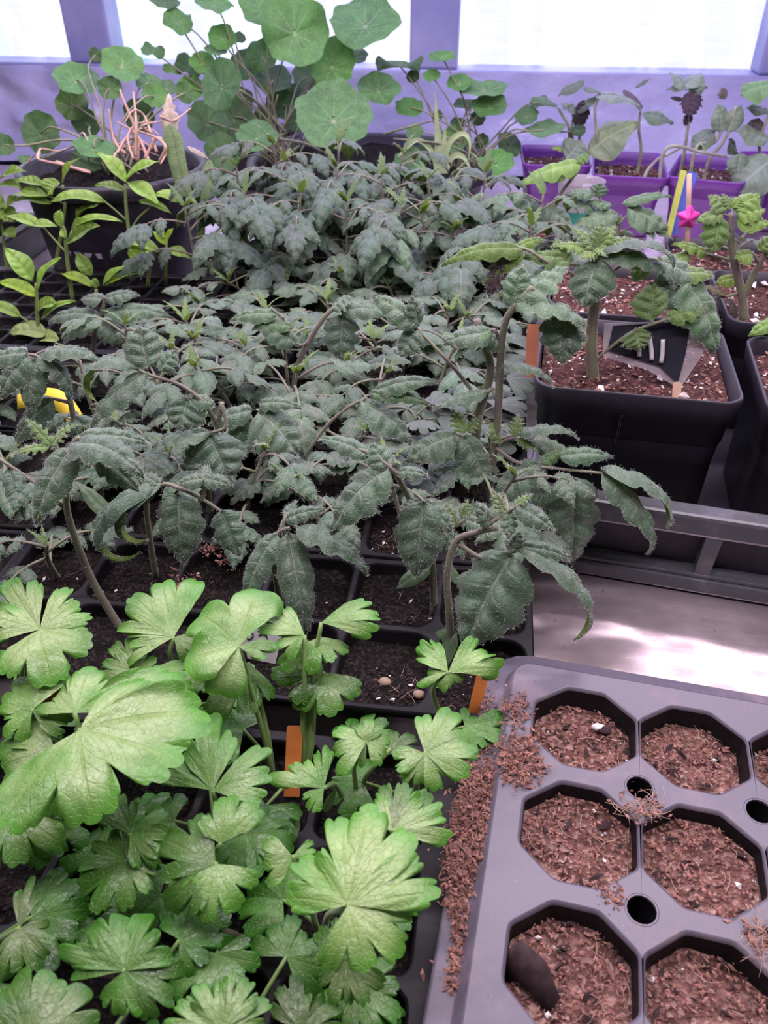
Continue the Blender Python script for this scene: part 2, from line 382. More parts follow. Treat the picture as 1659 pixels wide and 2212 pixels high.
def tray_mesh(nx, ny, px, py, loop, mg, depth, hole=0, corner=.008, taper=.85, lip=None, skirt=.05, wallm=0):
    """sheet with nx x ny cells; local origin = top left cell centre of the first column, last row is nearest; z=0 at the top"""
    b = MB()
    X0, X1 = -px/2-mg[0], (nx-1)*px+px/2+mg[1]; Y1, Y0 = py/2+mg[2], -(ny-1)*py-py/2-mg[3]
    rim = offset(loop, .0016)
    for i in range(nx):
        for j in range(ny):
            cx, cy = i*px, -j*py
            xa = X0 if i == 0 else cx-px/2; xb = X1 if i == nx-1 else cx+px/2
            ya = Y0 if j == ny-1 else cy-py/2; yb = Y1 if j == 0 else cy+py/2
            out = []
            for (x, y, a0, ix, iy) in ((xb, yb, 180, i < nx-1, j > 0), (xa, yb, 270, i > 0, j > 0), (xa, ya, 0, i > 0, j < ny-1), (xb, ya, 90, i < nx-1, j < ny-1)):
                if ix and iy and hole:
                    for k in range(5):
                        a = math.radians(a0+90-90*k/4); out.append((x+hole*math.cos(a), y+hole*math.sin(a)))
                elif not ix and not iy:
                    sx = 1 if x == xb else -1; sy = 1 if y == yb else -1
                    for k in range(5):
                        a = math.radians(a0-180+90*k/4); out.append((x-sx*corner+corner*math.cos(a), y-sy*corner+corner*math.sin(a)))
                else: out.append((x, y))
            inn = [(cx+p[0], cy+p[1]) for p in rim]
            allp = out+inn
            tri = tessellate_polygon([[Vector((*p, 0)) for p in out], [Vector((*p, 0)) for p in inn]])
            f = []
            for t in tri:
                A, B, C = (np.array(allp[q]) for q in t)
                s = (B[0]-A[0])*(C[1]-A[1])-(B[1]-A[1])*(C[0]-A[0]); f.append(tuple(t) if s > 0 else tuple(reversed(t)))
            b.add([(*p, 0) for p in allp], f)
            L = np.array(loop); c0 = np.array((cx, cy))
            rings = [[(*(c0+p), 0) for p in np.array(rim)], [(*(c0+p*1.0), -.0005) for p in np.array(offset(loop, .0005))], [(*(c0+p), -.002) for p in L]]
            b.loft(rings, True)
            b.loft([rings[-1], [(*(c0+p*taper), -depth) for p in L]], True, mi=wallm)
            k = len(b.v); nL = len(L); b.f.append(tuple(k-nL+q for q in range(nL))); b.m.append(0); b.s.append(False)
    if hole:
        for i in range(nx-1):
            for j in range(ny-1):
                cx, cy = (i+.5)*px, -(j+.5)*py
                ring = lambda r, z: [(cx+r*math.cos(2*math.pi*k/16), cy+r*math.sin(2*math.pi*k/16), z) for k in range(16)]
                b.loft([ring(hole*1.14, .0002), ring(hole, -.0012)], True)
                b.loft([ring(hole, -.0012), ring(hole*.9, -.045)], True, False, True, 1)  # second material slot darkens the tube, painting in the hole's shade
                b.loft([ring(hole*1.14, .0002), ring(hole*1.22, -.0003)], True)
    cx, cy = (X0+X1)/2, (Y0+Y1)/2; hx, hy = (X1-X0)/2, (Y1-Y0)/2
    R = lambda d, z: [(*p, z) for p in rrect(hx+d, hy+d, corner+max(d, 0), 4, cx, cy)]
    if lip: rings = [R(0, 0), R(.0012, -.0006), R(.0042, -lip[1]+.001), R(.0055, -lip[1]), R(lip[0]-.0015, -lip[1]-.0004), R(lip[0], -lip[1]-.0016), R(lip[0]+.0003, -lip[1]-.0035), R(lip[0]-.004, -lip[1]-.0035), R(.002, -skirt)]
    else: rings = [R(0, 0), R(.001, -.0006), R(.0014, -.0025), R(.0014, -.009), R(-.001, -.0095), R(-.004, -skirt)]
    b.loft(list(reversed(rings)), True)
    return b
def soil_mesh(loop, rings=9, amp=.0025, dome=.0, mat=None, seed=0, fine=0.0):
    L = np.array(loop); n = len(L); v = [(0, 0, dome)]; f = []
    for r in range(1, rings+1):
        t = r/rings
        for p in L: v.append((p[0]*t, p[1]*t, dome*(1-t*t)))
    for k in range(n): f.append((0, 1+k, 1+(k+1) % n))
    for r in range(rings-1):
        for k in range(n):
            a, c = 1+r*n+k, 1+r*n+(k+1) % n; f.append((a, a+n, c+n, c))
    w = []
    for (x, y, z) in v:
        q = (x*75+seed*3.7, y*75, seed*1.3); z += amp*mnoise.fractal(q, .9, 2.0, 3)
        if fine: z += fine*mnoise.noise((x*480, y*480, seed))
        w.append((x, y, z))
    return mesh('soil', w, f, mat)
def chips(n, sampler, size, mat, name, parent=None, seed=1, long=2.2, loc=(0, 0, 0), flat=.5, stuff=True):
    """n little angular bits; sampler(rng) gives the point each one lies on"""
    r = np.random.RandomState(seed); V = []; F = []
    base = np.array([(-1, 0, 0), (1, .1, 0), (0, -1, .1), (.1, 1, 0), (0, .1, 1), (0, 0, -1)], float)
    ff = [(0, 2, 4), (2, 1, 4), (1, 3, 4), (3, 0, 4), (2, 0, 5), (1, 2, 5), (3, 1, 5), (0, 3, 5)]
    for i in range(n):
        p = sampler(r)
        if p is None: continue
        s = size*(.35+r.rand()**2*1.1); a = r.rand()*6.28; e = (r.rand()-.5)*.9
        q = (base+r.randn(6, 3)*.18)*np.array((s*(1+r.rand()*(long-1)), s*.7, s*flat))
        ca, sa, ce, se = math.cos(a), math.sin(a), math.cos(e), math.sin(e)
        q = q @ np.array([[ce, 0, se], [0, 1, 0], [-se, 0, ce]]) @ np.array([[ca, sa, 0], [-sa, ca, 0], [0, 0, 1]])
        k = len(V)*6; V.append(q+np.array(p)); F += [tuple(t+k for t in g) for g in ff]
    o = obj(name, mesh(name, np.vstack(V), F, mat, smooth=False), parent, loc)
    if stuff: o['kind'] = 'stuff'
    return o
def fibres(n, sampler, length, rad, mat, name, parent=None, seed=1, loc=(0, 0, 0)):
    r = np.random.RandomState(seed); b = MB()
    for i in range(n):
        p = np.array(sampler(r), float); a = r.rand()*6.28; l = length*(.4+r.rand()); d = np.array((math.cos(a), math.sin(a), 0))*l/2
        m = np.array((-d[1], d[0], 0))*(r.rand()-.5)
        pts = [p-d+(0, 0, .0002), p+m+(0, 0, .0012*r.rand()+.0004), p+d+(0, 0, .0004)]
        v, f = tube_vf(pts, rad*(.6+r.rand()*.6), rad*.5, 3, 6); b.add(v, f, 0, True)
    o = b.build(name, mat, parent, loc); o['kind'] = 'stuff'; return o

# ---- octagon cell tray, lower right
OCT = fillet([tuple(c*.957 for c in p) for p in [(.0285, .0125), (.0105, .0275), (-.0105, .0275), (-.0285, .0125), (-.0285, -.0125), (-.0105, -.0275), (.0105, -.0275), (.0285, -.0125)]], .0022, 2)
TH = math.radians(-6.5)
ZT = .0660; KT = (.42-ZT)/.37
t8 = empty('octagon_cell_tray', (.0768*KT, .3085*KT, ZT), TH)
tag(t8, 'dusty grey plastic cell tray with octagonal cells of brown compost', 'seed tray')
NX, NY, PX, PY = 4, 4, .0600*.957, .0672*.957
b = tray_mesh(NX, NY, PX, PY, OCT, (.0125, .012, .0075, .012), .044, hole=.0066, corner=.010, lip=(.0165, .0085), skirt=.0125, wallm=1)  # black cell walls on grey plastic: shade inside the cells put into colour
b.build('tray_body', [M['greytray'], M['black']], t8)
def in_oct(r, s=.93):
    while True:
        x, y = (r.rand(2)-.5)*.0545
        if abs(x) < .0272*s and abs(y) < .0262*s and abs(x)/.0272*.62+abs(y)/.0262*.62 < s*.9: return x, y
for i in range(NX):
    for j in range(NY):
        sd = i*7+j*3+1; zs = -.0125+.002*((i*3+j*5) % 3-1)
        me = soil_mesh([(p[0]*.975, p[1]*.975) for p in OCT], 20, .0022, .0015, M['coir'], sd, .0011)
        so = obj('soil', me, t8, (i*PX, -j*PY, zs))
        if j < 3 and i < 3:
            def smp(r):
                x, y = in_oct(r); return (x, y, .0012+.0010*r.rand()+.0015*(1-(x*x+y*y)/.0008))
            chips(520, smp, .00095, M['chip'], 'compost_crumbs', so, sd, 2.0)
            chips(42, smp, .0017, M['chipdark'], 'bark_bits', so, sd+50, 2.2)
            chips(7, smp, .0014, M['perlite'], 'perlite_grains', so, sd+90, 1.3, flat=.8)
            fibres(15, smp, .010, .00022, M['straw'], 'straw_fibres', so, sd+20)
# a dark folded flake of bark standing in the lowest left cell, a pale stone in the far left one
b = MB(); b.loft([[(-.012, .004, .0), (-.004, .007, .010), (.006, .000, .009), (.012, -.010, .001)], [(-.013, .001, -.003), (-.006, .003, .008), (.003, -.004, .007), (.009, -.013, -.002)], [(-.011, -.003, -.004), (-.004, -.006, .001), (.002, -.011, .001), (.007, -.015, -.004)]], False)
o = b.build('bark_flake', M['chipdark'], None, (.0440*KT, .176*KT, .057)); o.modifiers.new('t', 'SOLIDIFY').thickness = .0014
tag(o, 'dark curled bark flake lying in the compost of the lowest left octagon cell', 'bark flake')
def pebble(name, loc, s, mat, label, cat, sq=(1, .8, .6), seed=0):
    v, f = [], []; n, m = 10, 7
    for i in range(m):
        t = math.pi*i/(m-1)
        for k in range(n):
            a = 2*math.pi*k/n; p = np.array((math.sin(t)*math.cos(a), math.sin(t)*math.sin(a), math.cos(t)))
            p = p*(1+.25*mnoise.noise(tuple(p*1.6+seed))); v.append(p*s*np.array(sq))
    f = [(i*n+k, (i+1)*n+k, (i+1)*n+(k+1) % n, i*n+(k+1) % n) for i in range(m-1) for k in range(n)]
    return tag(obj(name, mesh(name, v, f, mat), None, loc), label, cat)
pebble('pale_stone', atz(1293, 1571, .0565), .0034, M['perlite'], 'small pale stone on the compost of the far left octagon cell', 'stone', (1.2, .7, .6), 2)
pebble('bark_chip', atz(1305, 1577, .0565), .0036, M['chipdark'], 'dark chip beside the pale stone in the far left octagon cell', 'bark chip', (1.2, .8, .5), 5)
# soil spilt along the left lip and over the corner of the sheet
def poly_sampler(poly, z, zj=.003):
    P = np.array(poly, float)
    def inside(q):
        c = False; n = len(P)
        for i in range(n):
            a, b_ = P[i], P[i-1]
            if (a[1] > q[1]) != (b_[1] > q[1]) and q[0] < (b_[0]-a[0])*(q[1]-a[1])/(b_[1]-a[1])+a[0]: c = not c
        return c
    lo, hi = P.min(0), P.max(0)
    def s(r):
        while True:
            q = lo+r.rand(2)*(hi-lo)
            if inside(q): q = q+r.randn(2)*(7 if r.rand() < .85 else 20); w = atz(q[0], q[1], z); return (w[0], w[1], z+zj*r.rand()**2)
    return s
sp = empty('spilt_compost', atz(1040, 1800, .058)); tag(sp, 'brown compost spilt along the left lip of the octagon cell tray', 'compost', None)
LO = tuple(-np.array(sp.location))
for k, (poly, n, z, zj) in enumerate((([(1012, 1640), (1075, 1655), (1062, 1760), (1050, 1860), (1010, 1900), (985, 2010), (965, 1960), (962, 1860), (985, 1740)], 2600, .0580, .006),
                                      ([(1050, 1490), (1072, 1500), (1062, 1660), (1030, 1650)], 230, .0577, .002),
                                      ([(1000, 1900), (1020, 1900), (985, 2140), (965, 2140)], 420, .0577, .002),
                                      ([(1092, 1520), (1130, 1502), (1140, 1560), (1100, 1570)], 260, .0662, .002),
                                      ([(1085, 1600), (1150, 1585), (1180, 1660), (1150, 1695), (1100, 1700), (1070, 1660)], 900, .0662, .004),
                                      ([(1335, 1725), (1420, 1720), (1430, 1760), (1380, 1775), (1330, 1745)], 130, .0662, .002),
                                      ([(1290, 1910), (1335, 1910), (1345, 1945), (1320, 1960)], 90, .0662, .001),
                                      ([(1600, 1990), (1659, 2000), (1659, 2060), (1620, 2050)], 90, .0662, .002))):
    chips(n, poly_sampler(poly, z, zj), .00095, M['chip'], 'compost_crumbs', sp, 200+k, 2.0, LO)
fibres(60, poly_sampler([(1012, 1640), (1075, 1655), (1050, 1860), (1010, 1900), (962, 1900), (985, 1740)], .0605, .004), .010, .0002, M['straw'], 'straw_fibres', sp, 300, LO)
fibres(40, poly_sampler([(1325, 1735), (1430, 1715), (1430, 1770), (1340, 1770)], .0672, .001), .010, .0002, M['straw'], 'root_fibres', sp, 301, LO)
fibres(30, poly_sampler([(1610, 1985), (1659, 1985), (1659, 2080), (1620, 2060)], .0672, .001), .012, .0002, M['straw'], 'root_fibres', sp, 302, LO)

# ---- six-cell packs of the tomato block
SQ = rrect(.0268, .0298, .011, 4)
pk = tray_mesh(3, 2, .0592, .0652, SQ, (.0015, .0015, .0012, .0012), .046, corner=.006, taper=.78, skirt=.053)
PKM = mesh('cell_pack_body', pk.v, pk.f, M['black'], smooth=False); PKM.polygons.foreach_set('use_smooth', pk.s)
SOILS = [soil_mesh([(p[0]*.97, p[1]*.97) for p in SQ], 9, .0035, .001, M['soil'], 40+k, .0012) for k in range(4)]
PACKS = []
def pack(x, y, z, label, group='black six-cell packs under the tomato seedlings', soilz=-.011):
    e = empty('cell_pack', (x, y, z-.055)); tag(e, label, 'cell pack', group)
    obj('pack_body', PKM, e, (0, 0, .055))
    for i in range(3):
        for j in range(2):
            obj('soil', RNG.choice(SOILS), e, (i*.0592, -j*.0652, .055+soilz))
    PACKS.append(e); return e
ordn = ['first', 'second', 'third', 'fourth', 'fifth', 'sixth', 'seventh', 'eighth', 'ninth', 'tenth']
def cellxy(ci, ri): return -.103+.0592*1.0+ci*.0602-.0592, .3365+.0652*0+ri*.0672
for r in range(6):
    for c in range(3):
        x0 = -.1015-.1815*c; y0 = .4025+.1375*r
        if r >= 3 and c == 2: continue
        if r >= 5 and c == 2: continue
        pack(x0, y0, .055, 'black six-cell pack, %s row back from the camera, %s counted from the bare sheet' % (ordn[r], ordn[c]))
# dark grit, roots and stones on the nearest pack's soil
gs = empty('soil_grit', (0, .35, .045)); tag(gs, 'dark grit and crumbs on the soil of the nearest black cell packs', 'grit')
LG = tuple(-np.array(gs.location))
for k, poly in enumerate(([(790, 1440), (1100, 1460), (1010, 1535), (780, 1520)], [(700, 1300), (1110, 1270), (1110, 1350), (960, 1370), (720, 1370)], [(60, 1230), (470, 1240), (420, 1320), (330, 1330), (200, 1330), (60, 1270)], [(760, 1150), (840, 1150), (850, 1200), (770, 1200)])):
    chips(420, poly_sampler(poly, .0455, .002), .0010, M['chipdark'], 'grit', gs, 330+k, 1.6, LG)
    chips(14, poly_sampler(poly, .0462, .002), .0014, M['perlite'], 'pale_grit', gs, 350+k, 1.3, LG)
    fibres(10, poly_sampler(poly, .0468, .002), .010, .0002, M['straw'], 'root_fibres', gs, 370+k, LG)
for k, poly in enumerate(([(475, 1205), (515, 1195), (510, 1215), (478, 1225)], [(435, 1180), (480, 1185), (470, 1197), (430, 1192)], [(370, 1250), (425, 1245), (420, 1262), (380, 1265)])):
    chips(60, poly_sampler(poly, .0556, .002), .0012, M['chip'], 'coir_crumbs', gs, 380+k, 2.0, LG)
pebble('pebble', atz(832, 1473, .047), .0042, M['stone'], 'small tan pebble on the soil left of the grey seed leaf', 'pebble', (1, .8, .7), 3)
pebble('pebble', atz(905, 1500, .047), .0038, M['stone'], 'rounded tan pebble on the soil below the grey seed leaf', 'pebble', (1, .8, .7), 8)

# ---- celery tray, front left: plain black tray with square cells
SQ2 = rrect(.0275, .0275, .007, 3)
b = tray_mesh(6, 5, .061, .061, SQ2, (.004, .028, .004, .004), .042, corner=.008, taper=.85, skirt=.048)
ct = empty('celery_tray', (-.342, .2525, .046)); tag(ct, 'black cell tray of celery seedlings, in front of the tomato packs', 'seed tray')
b.build('tray_body', M['black'], ct)
S2 = [soil_mesh([(p[0]*.97, p[1]*.97) for p in SQ2], 8, .003, .001, M['soil'], 60+k, .001) for k in range(3)]
for i in range(6):
    for j in range(5): obj('soil', RNG.choice(S2), ct, (i*.061, -j*.061, -.012))

# ---- plug trays under the pepper seedlings
SQ3 = rrect(.0165, .0165, .004, 2)
b = tray_mesh(13, 6, .037, .037, SQ3, (.012, .012, .010, .010), .038, corner=.008, taper=.7, skirt=.048)
PLM = mesh('plug_tray_body', b.v, b.f, M['black'], smooth=False); PLM.polygons.foreach_set('use_smooth', b.s)
S3 = soil_mesh([(p[0]*.97, p[1]*.97) for p in SQ3], 4, .002, .001, M['soil'], 77)
for k, (x, y) in enumerate(((-.800, .962), (-1.000, .700), (-1.165, 1.200))):
    e = empty('plug_tray', (x, y, .048)); tag(e, 'black plug tray of pepper seedlings ' + ('in front of the big round pot', 'beside the yellow tag, nearer the camera', 'beside the big round pot at the left edge')[k], 'seed tray', 'black plug trays under the peppers')
    obj('tray_body', PLM, e)
    for i in range(13):
        for j in range(6): obj('soil', S3, e, (i*.037, -j*.037, -.010))

# ---- square tapered pots
def square_pot(name, c, size, h, rz, mat, label, cat='pot', soil=None, sz=None, perl=0, soild=.014, group=None, bot=.74, seam=False, rimw=.0016, seed=1):
    e = empty(name, (c[0], c[1], c[2] if len(c) > 2 else 0), rz); tag(e, label, cat, group)
    hx, hy = size[0]/2, size[1]/2
    def R(f, d, z): return [(*p, z) for p in rrect(hx*f+d, hy*f+d, .016*min(1, hx/.07), 5)]
    b = MB()
    rim = .16*h if seam else .14*h
    rings = [R(bot, 0, 0), R(bot, .0012, .002), R(bot+(1-bot)*.62, -.004, h*.66), R(bot+(1-bot)*.68, -.0024, h*.675), R(.985, -.0034, h-rim-.002), R(.99, -.0012, h-rim), R(1, 0, h-.002), R(1, -.0004, h-.0006), R(1, -.0012, h), R(1, -rimw-.0008, h-.0006), R(.985, -rimw-.002, h-rim), R(bot, -.003, .008)]
    b.loft(rings, True, cap0=True, cap1=True)
    b.build('pot_body', mat, e)
    if seam:
        b = MB()
        for (x, w) in ((-.010, .0007), (-.0085, .0004)):
            b.box(x, x+w, -hy-.0006, -hy+.006, h-rim-.024, h-rim+.001)
        b.build('rim_seam', M['pot'], e)
    f = .985-(1-bot)*soild/h
    so = obj('soil', soil_mesh([(p[0]*(hx*f-.003)/hx, p[1]*(hy*f-.003)/hy) for p in rrect(hx, hy, .016*min(1, hx/.07), 5)], 12, .0045, .003, soil or M['redsoil'], seed, .0014), e, (0, 0, h-soild))
    if perl:
        def smp(r): return ((r.rand()-.5)*hx*1.7, (r.rand()-.5)*hy*1.7, .003+.002*r.rand())
        chips(perl, smp, .0031, M['perlite'], 'perlite_grains', so, seed+5, 1.2, flat=.8)
        chips(perl*8, smp, .0022, M['chip'], 'compost_crumbs', so, seed+7, 2.2)
    return e
PA = square_pot('plant_pot', (.130, .636, .002), (.158, .142), .128, math.radians(-4.5), M['pot'], 'black square pot holding the sturdy potted tomato, in the front of the crate', seam=True, perl=34, group='black square pots in the crate', seed=3, bot=.86)
square_pot('plant_pot', (.302, .612, .002), (.158, .142), .128, math.radians(-6), M['pot'], 'black square pot at the right photo edge, beside the sturdy tomato pot', perl=24, group='black square pots in the crate', seed=4, bot=.86)
square_pot('plant_pot', (.142, .806, .002), (.150, .142), .122, math.radians(-3), M['pot'], 'black square pot of reddish soil behind the sturdy tomato pot', perl=26, group='black square pots in the crate', seed=5)
square_pot('plant_pot', (.308, .800, .002), (.150, .142), .122, math.radians(-3), M['pot'], 'black square pot of the upright pale tomato at right', perl=26, group='black square pots in the crate', seed=6)
square_pot('plant_pot', (.132, 1.010, .002), (.120, .120), .085, math.radians(2), M['pot'], 'low black pot under the arching tomato leaves, second behind the sturdy tomato pot', perl=40, seed=7)
square_pot('plant_pot', (.300, 1.010, .002), (.150, .140), .090, math.radians(-4), M['pot'], 'low black pot of reddish soil behind the star stick', perl=26, seed=8)
square_pot('plant_pot', (.035, 1.120, .002), (.120, .120), .075, math.radians(2), M['pot'], 'low black pot left of the purple pots, full of pinkish soil', perl=30, seed=9)
square_pot('purple_pot', (.228, 1.452, .0), (.118, .176), .098, math.radians(-5), M['purple'], 'middle purple square pot with brown perlite soil', perl=26, soild=.022, group='purple pots by the window', seed=10)
square_pot('purple_pot', (.356, 1.440, .0), (.118, .170), .098, math.radians(-17), M['purple'], 'purple square pot turned askew behind the star stick', perl=30, soild=.020, group='purple pots by the window', seed=11)
square_pot('purple_pot', (.108, 1.500, .0), (.112, .150), .098, math.radians(2), M['purple'], 'leftmost purple square pot, partly behind the grey leaf', perl=20, soild=.020, group='purple pots by the window', seed=12)
square_pot('purple_pot', (.492, 1.50, .0), (.118, .15), .098, math.radians(8), M['purple'], 'purple pot at the right photo edge under the big grey leaves', perl=20, soild=.020, group='purple pots by the window', seed=13)

square_pot('plant_pot', (-.352, 1.062, .0), (.070, .075), .055, math.radians(8), M['pot'], 'small black pot squeezed between the round pot and the dense rear tomatoes', perl=6, soil=M['soil'], seed=14)
# ---- round pots
def round_pot(name, c, r, h, label, mat, soil=M['soil'], bot=.8, soild=.02, lip=.006, seed=1):
    e = empty(name, c); tag(e, label, 'pot')
    n = 44; R = lambda q, z: [(q*math.cos(2*math.pi*k/n), q*math.sin(2*math.pi*k/n), z) for k in range(n)]
    b = MB(); b.loft([R(r*bot, 0), R(r*bot+.003, .003), R(r*.975, h-.022), R(r*.98, h-.02), R(r+lip*.6, h-.018), R(r+lip, h-.014), R(r+lip, h-.003), R(r+lip-.002, h), R(r-.003, h), R(r-.006, h-.004), R(r*bot-.003, .006)], True, True, True)
    b.build('pot_body', mat, e)
    obj('soil', soil_mesh([(p[0], p[1]) for p in R(r*.965-.004, 0)], 12, .008, .004, soil, seed, .002), e, (0, 0, h-soild))
    return e
BP = round_pot('round_pot', (-.513, 1.115, 0), .122, .152, 'big round black pot with pink stalks, left of the tomato block', M['pot'], bot=.82)
# the price label with its bar code on the big pot
lb = MB(); rr = .1225*.865
LA = math.radians(-97)
def onpot(a, z, d): q = .122*(.82+.155*z/.130)+d; return (q*math.cos(a), q*math.sin(a), z)
ring0, ring1 = [], []
for k in range(9):
    a = LA-.22+.44*k/8; ring0.append(onpot(a, .036, .0012)); ring1.append(onpot(a, .066, .0012))
lb.loft([ring0, ring1], False)
L_ = lb.build('price_label', M['lilaclabel'], BP); L_['label'] = 'pale lilac sticker with a bar code'
lb = MB(); a = LA-.10
rb = random.Random(4)
while a < LA+.13:
    w = rb.choice((.004, .006, .010)); lb.add([onpot(a, .046, .0016), onpot(a+w, .046, .0016), onpot(a+w, .061, .0016), onpot(a, .061, .0016)], [(0, 1, 2, 3)]); a += w+rb.choice((.004, .006, .009))
a = LA-.15
while a < LA+.02: lb.add([onpot(a, .0405, .0016), onpot(a+.010, .0405, .0016), onpot(a+.010, .0425, .0016), onpot(a, .0425, .0016)], [(0, 1, 2, 3)]); a += .016
o = lb.build('bar_code', M['ink'], BP); o.parent = L_
round_pot('bowl_pot', (-.205, 1.475, 0), .205, .088, 'wide round black bowl pot in the middle, under the nasturtiums', M['pot'], M['soil'], .85, .018, .012, 4)
round_pot('round_pot', (-.46, 1.66, 0), .085, .09, 'smaller black pot against the wall, behind the wide bowl pot', M['pot'], M['soil'], .8, .015, .006, 6)

# ---- the grey crate round the black pots
cr = empty('pot_crate', (.048, .517, 0), math.radians(-8.2)); tag(cr, 'grey black plastic crate with ribbed sides around the square pots', 'crate')
W_, D_, Hc = .46, .40, .070
b = MB(); b.box(.006, W_-.006, .010, D_-.010, -.0005, .003); b.build('crate_floor', M['pot'], cr)
for (nm, x0, x1, y0, y1) in (('rim', -.002, W_+.002, -.004, .014), ('rim', -.002, W_+.002, D_-.014, D_+.004), ('rim', -.004, .010, .014, D_-.014), ('rim', W_-.010, W_+.004, .014, D_-.014)):
    b = MB(); b.box(x0, x1, y0, y1, Hc-.019, Hc); b.build(nm, M['crate'], cr, bevel=.003)
for (x0, x1, y0, y1) in ((0, W_, .010, .013), (0, W_, D_-.013, D_-.010), (.003, .006, .013, D_-.013), (W_-.006, W_-.003, .013, D_-.013)):
    b = MB(); b.box(x0, x1, y0, y1, .003, Hc-.017); b.build('side_panel', M['pot'], cr)
b = MB(); b.box(-.004, W_+.004, -.006, .012, 0, .0125); b.build('base_ledge', M['crate'], cr, bevel=.002)
b = MB(); b.box(-.004, W_+.004, -.003, .012, .0125, .016); b.build('base_ledge', M['crate'], cr, bevel=.001)
for x in (.002, .132, .262, .392):
    b = MB(); b.add([(x, -.002, .014), (x+.011, -.002, .014), (x+.013, -.003, Hc-.018), (x+.001, -.003, Hc-.018), (x, .010, .014), (x+.011, .010, .014), (x+.013, .010, Hc-.018), (x+.001, .010, Hc-.018)],
                 [(0, 1, 2, 3), (1, 5, 6, 2), (4, 0, 3, 7), (5, 4, 7, 6)]); b.build('rib', M['crate'], cr)

# ---- labels, sticks and tags
def stick(name, p0, p1, w, th, mat, label, cat='label stick', bevel=.0006, pointed=False):
    p0, p1 = np.array(p0, float), np.array(p1, float); T = p1-p0; L = np.linalg.norm(T); T /= L
    vd = nrm(CAM-(p0+p1)/2); S = nrm(np.cross(T, vd)); N = np.cross(S, T)
    b = MB(); prof = [(-w/2, 0), (w/2, 0), (w/2, L*.9 if pointed else L), (0, L) if pointed else (w/2, L), (-w/2, L*.9 if pointed else L)]
    if not pointed: prof = [(-w/2, 0), (w/2, 0), (w/2, L-.001), (w/2-.001, L), (-w/2+.001, L), (-w/2, L-.001)]
    v = [S*x+T*y+N*th/2 for x, y in prof]+[S*x+T*y-N*th/2 for x, y in prof]; n = len(prof)
    b.add(v, [tuple(range(n)), tuple(reversed(range(n, 2*n)))]+[(k, k+n, (k+1) % n+n, (k+1) % n) for k in range(n)])
    return tag(b.build(name, mat, None, tuple(p0)), label, cat)
stick('plant_label', atz(630, 1720, .040), atz(637, 1568, .072), .0085, .0009, M['orange'], 'orange plant label standing among the celery, middle of the tray', 'plant label')
stick('plant_label', atz(106, 1520, .040), atz(112, 1478, .064), .011, .0009, M['orange'], 'orange plant label half hidden by the left celery leaves', 'plant label')
stick('plant_label', atz(1022, 1545, .046), atz(1044, 1452, .072), .0068, .0009, M['orange'], 'orange plant label at the corner between tomato packs and octagon tray', 'plant label')
stick('plant_label', aty(1146, 815, .60), aty(1153, 700, .62), .0100, .0009, M['brown'], 'reddish brown plant label behind the tall tomato at the crate edge', 'plant label')
stick('plant_label', aty(1255, 800, .67), aty(1268, 690, .68), .0115, .0009, M['cream'], 'cream plant label behind the sturdy tomato stem', 'plant label')
stick('plant_label', aty(1442, 512, 1.055), aty(1477, 368, 1.08), .0075, .0012, M['lime'], 'lime green plant label by the askew purple pot', 'plant label')
stick('plant_label', aty(1452, 506, 1.068), aty(1497, 372, 1.10), .013, .0012, M['blue'], 'blue plant label behind the lime green one', 'plant label')
# white label with handwriting, behind the glossy celery leaf
wl = stick('plant_label', atz(553, 1425, .048), atz(572, 1342, .074), .0245, .0009, M['white'], 'white plant label with dark handwritten figures behind the glossy celery leaf', 'plant label')
def glyph(parent, segs, rad, p0, T, S, N, mat, name='lettering'):
    b = MB()
    for s in segs:
        v, f = tube_vf([p0+S*x+T*y+N*.0008 for x, y in s], rad, rad, 4, 10); b.add(v, f, 0, True)
    return b.build(name, mat, parent)
p0 = np.zeros(3); q0, q1 = atz(553, 1425, .048), atz(572, 1342, .074); T_ = nrm(q1-q0); S_ = nrm(np.cross(T_, nrm(CAM-(q0+q1)/2))); N_ = np.cross(S_, T_)
glyph(wl, [[(-.0095, .017), (-.007, .0195), (-.0048, .0165), (-.007, .0135), (-.0095, .0165)], [(-.0018, .018), (.001, .0195), (.0036, .018), (.0028, .0145), (-.0012, .0112), (.0038, .0112)]], .0005, p0, T_, S_, N_, M['ink'])
# yellow tag bent over in the left pack
b = MB(); pts = [aty(38, 868, .565), aty(80, 858, .57), aty(120, 862, .568), aty(150, 885, .565), aty(172, 925, .56), aty(182, 975, .555), atz(188, 1030, .05)]
P = spline(pts, 20); w = np.array((.004, .006, .011))
r1, r2 = [], []
for i, p in enumerate(P):
    t = i/19; ww = .5*nrm(np.array((.45*t, .5, .9-.5*t)))*(.012+.006*math.sin(t*3.1)); r1.append(tuple(p+ww)); r2.append(tuple(p-ww))
b.loft([r1, r2], False); o = b.build('yellow_tag', M['yellowtag']); o.modifiers.new('t', 'SOLIDIFY').thickness = .0008
tag(o, 'bent yellow plastic tag among the tomatoes at left', 'plant label')
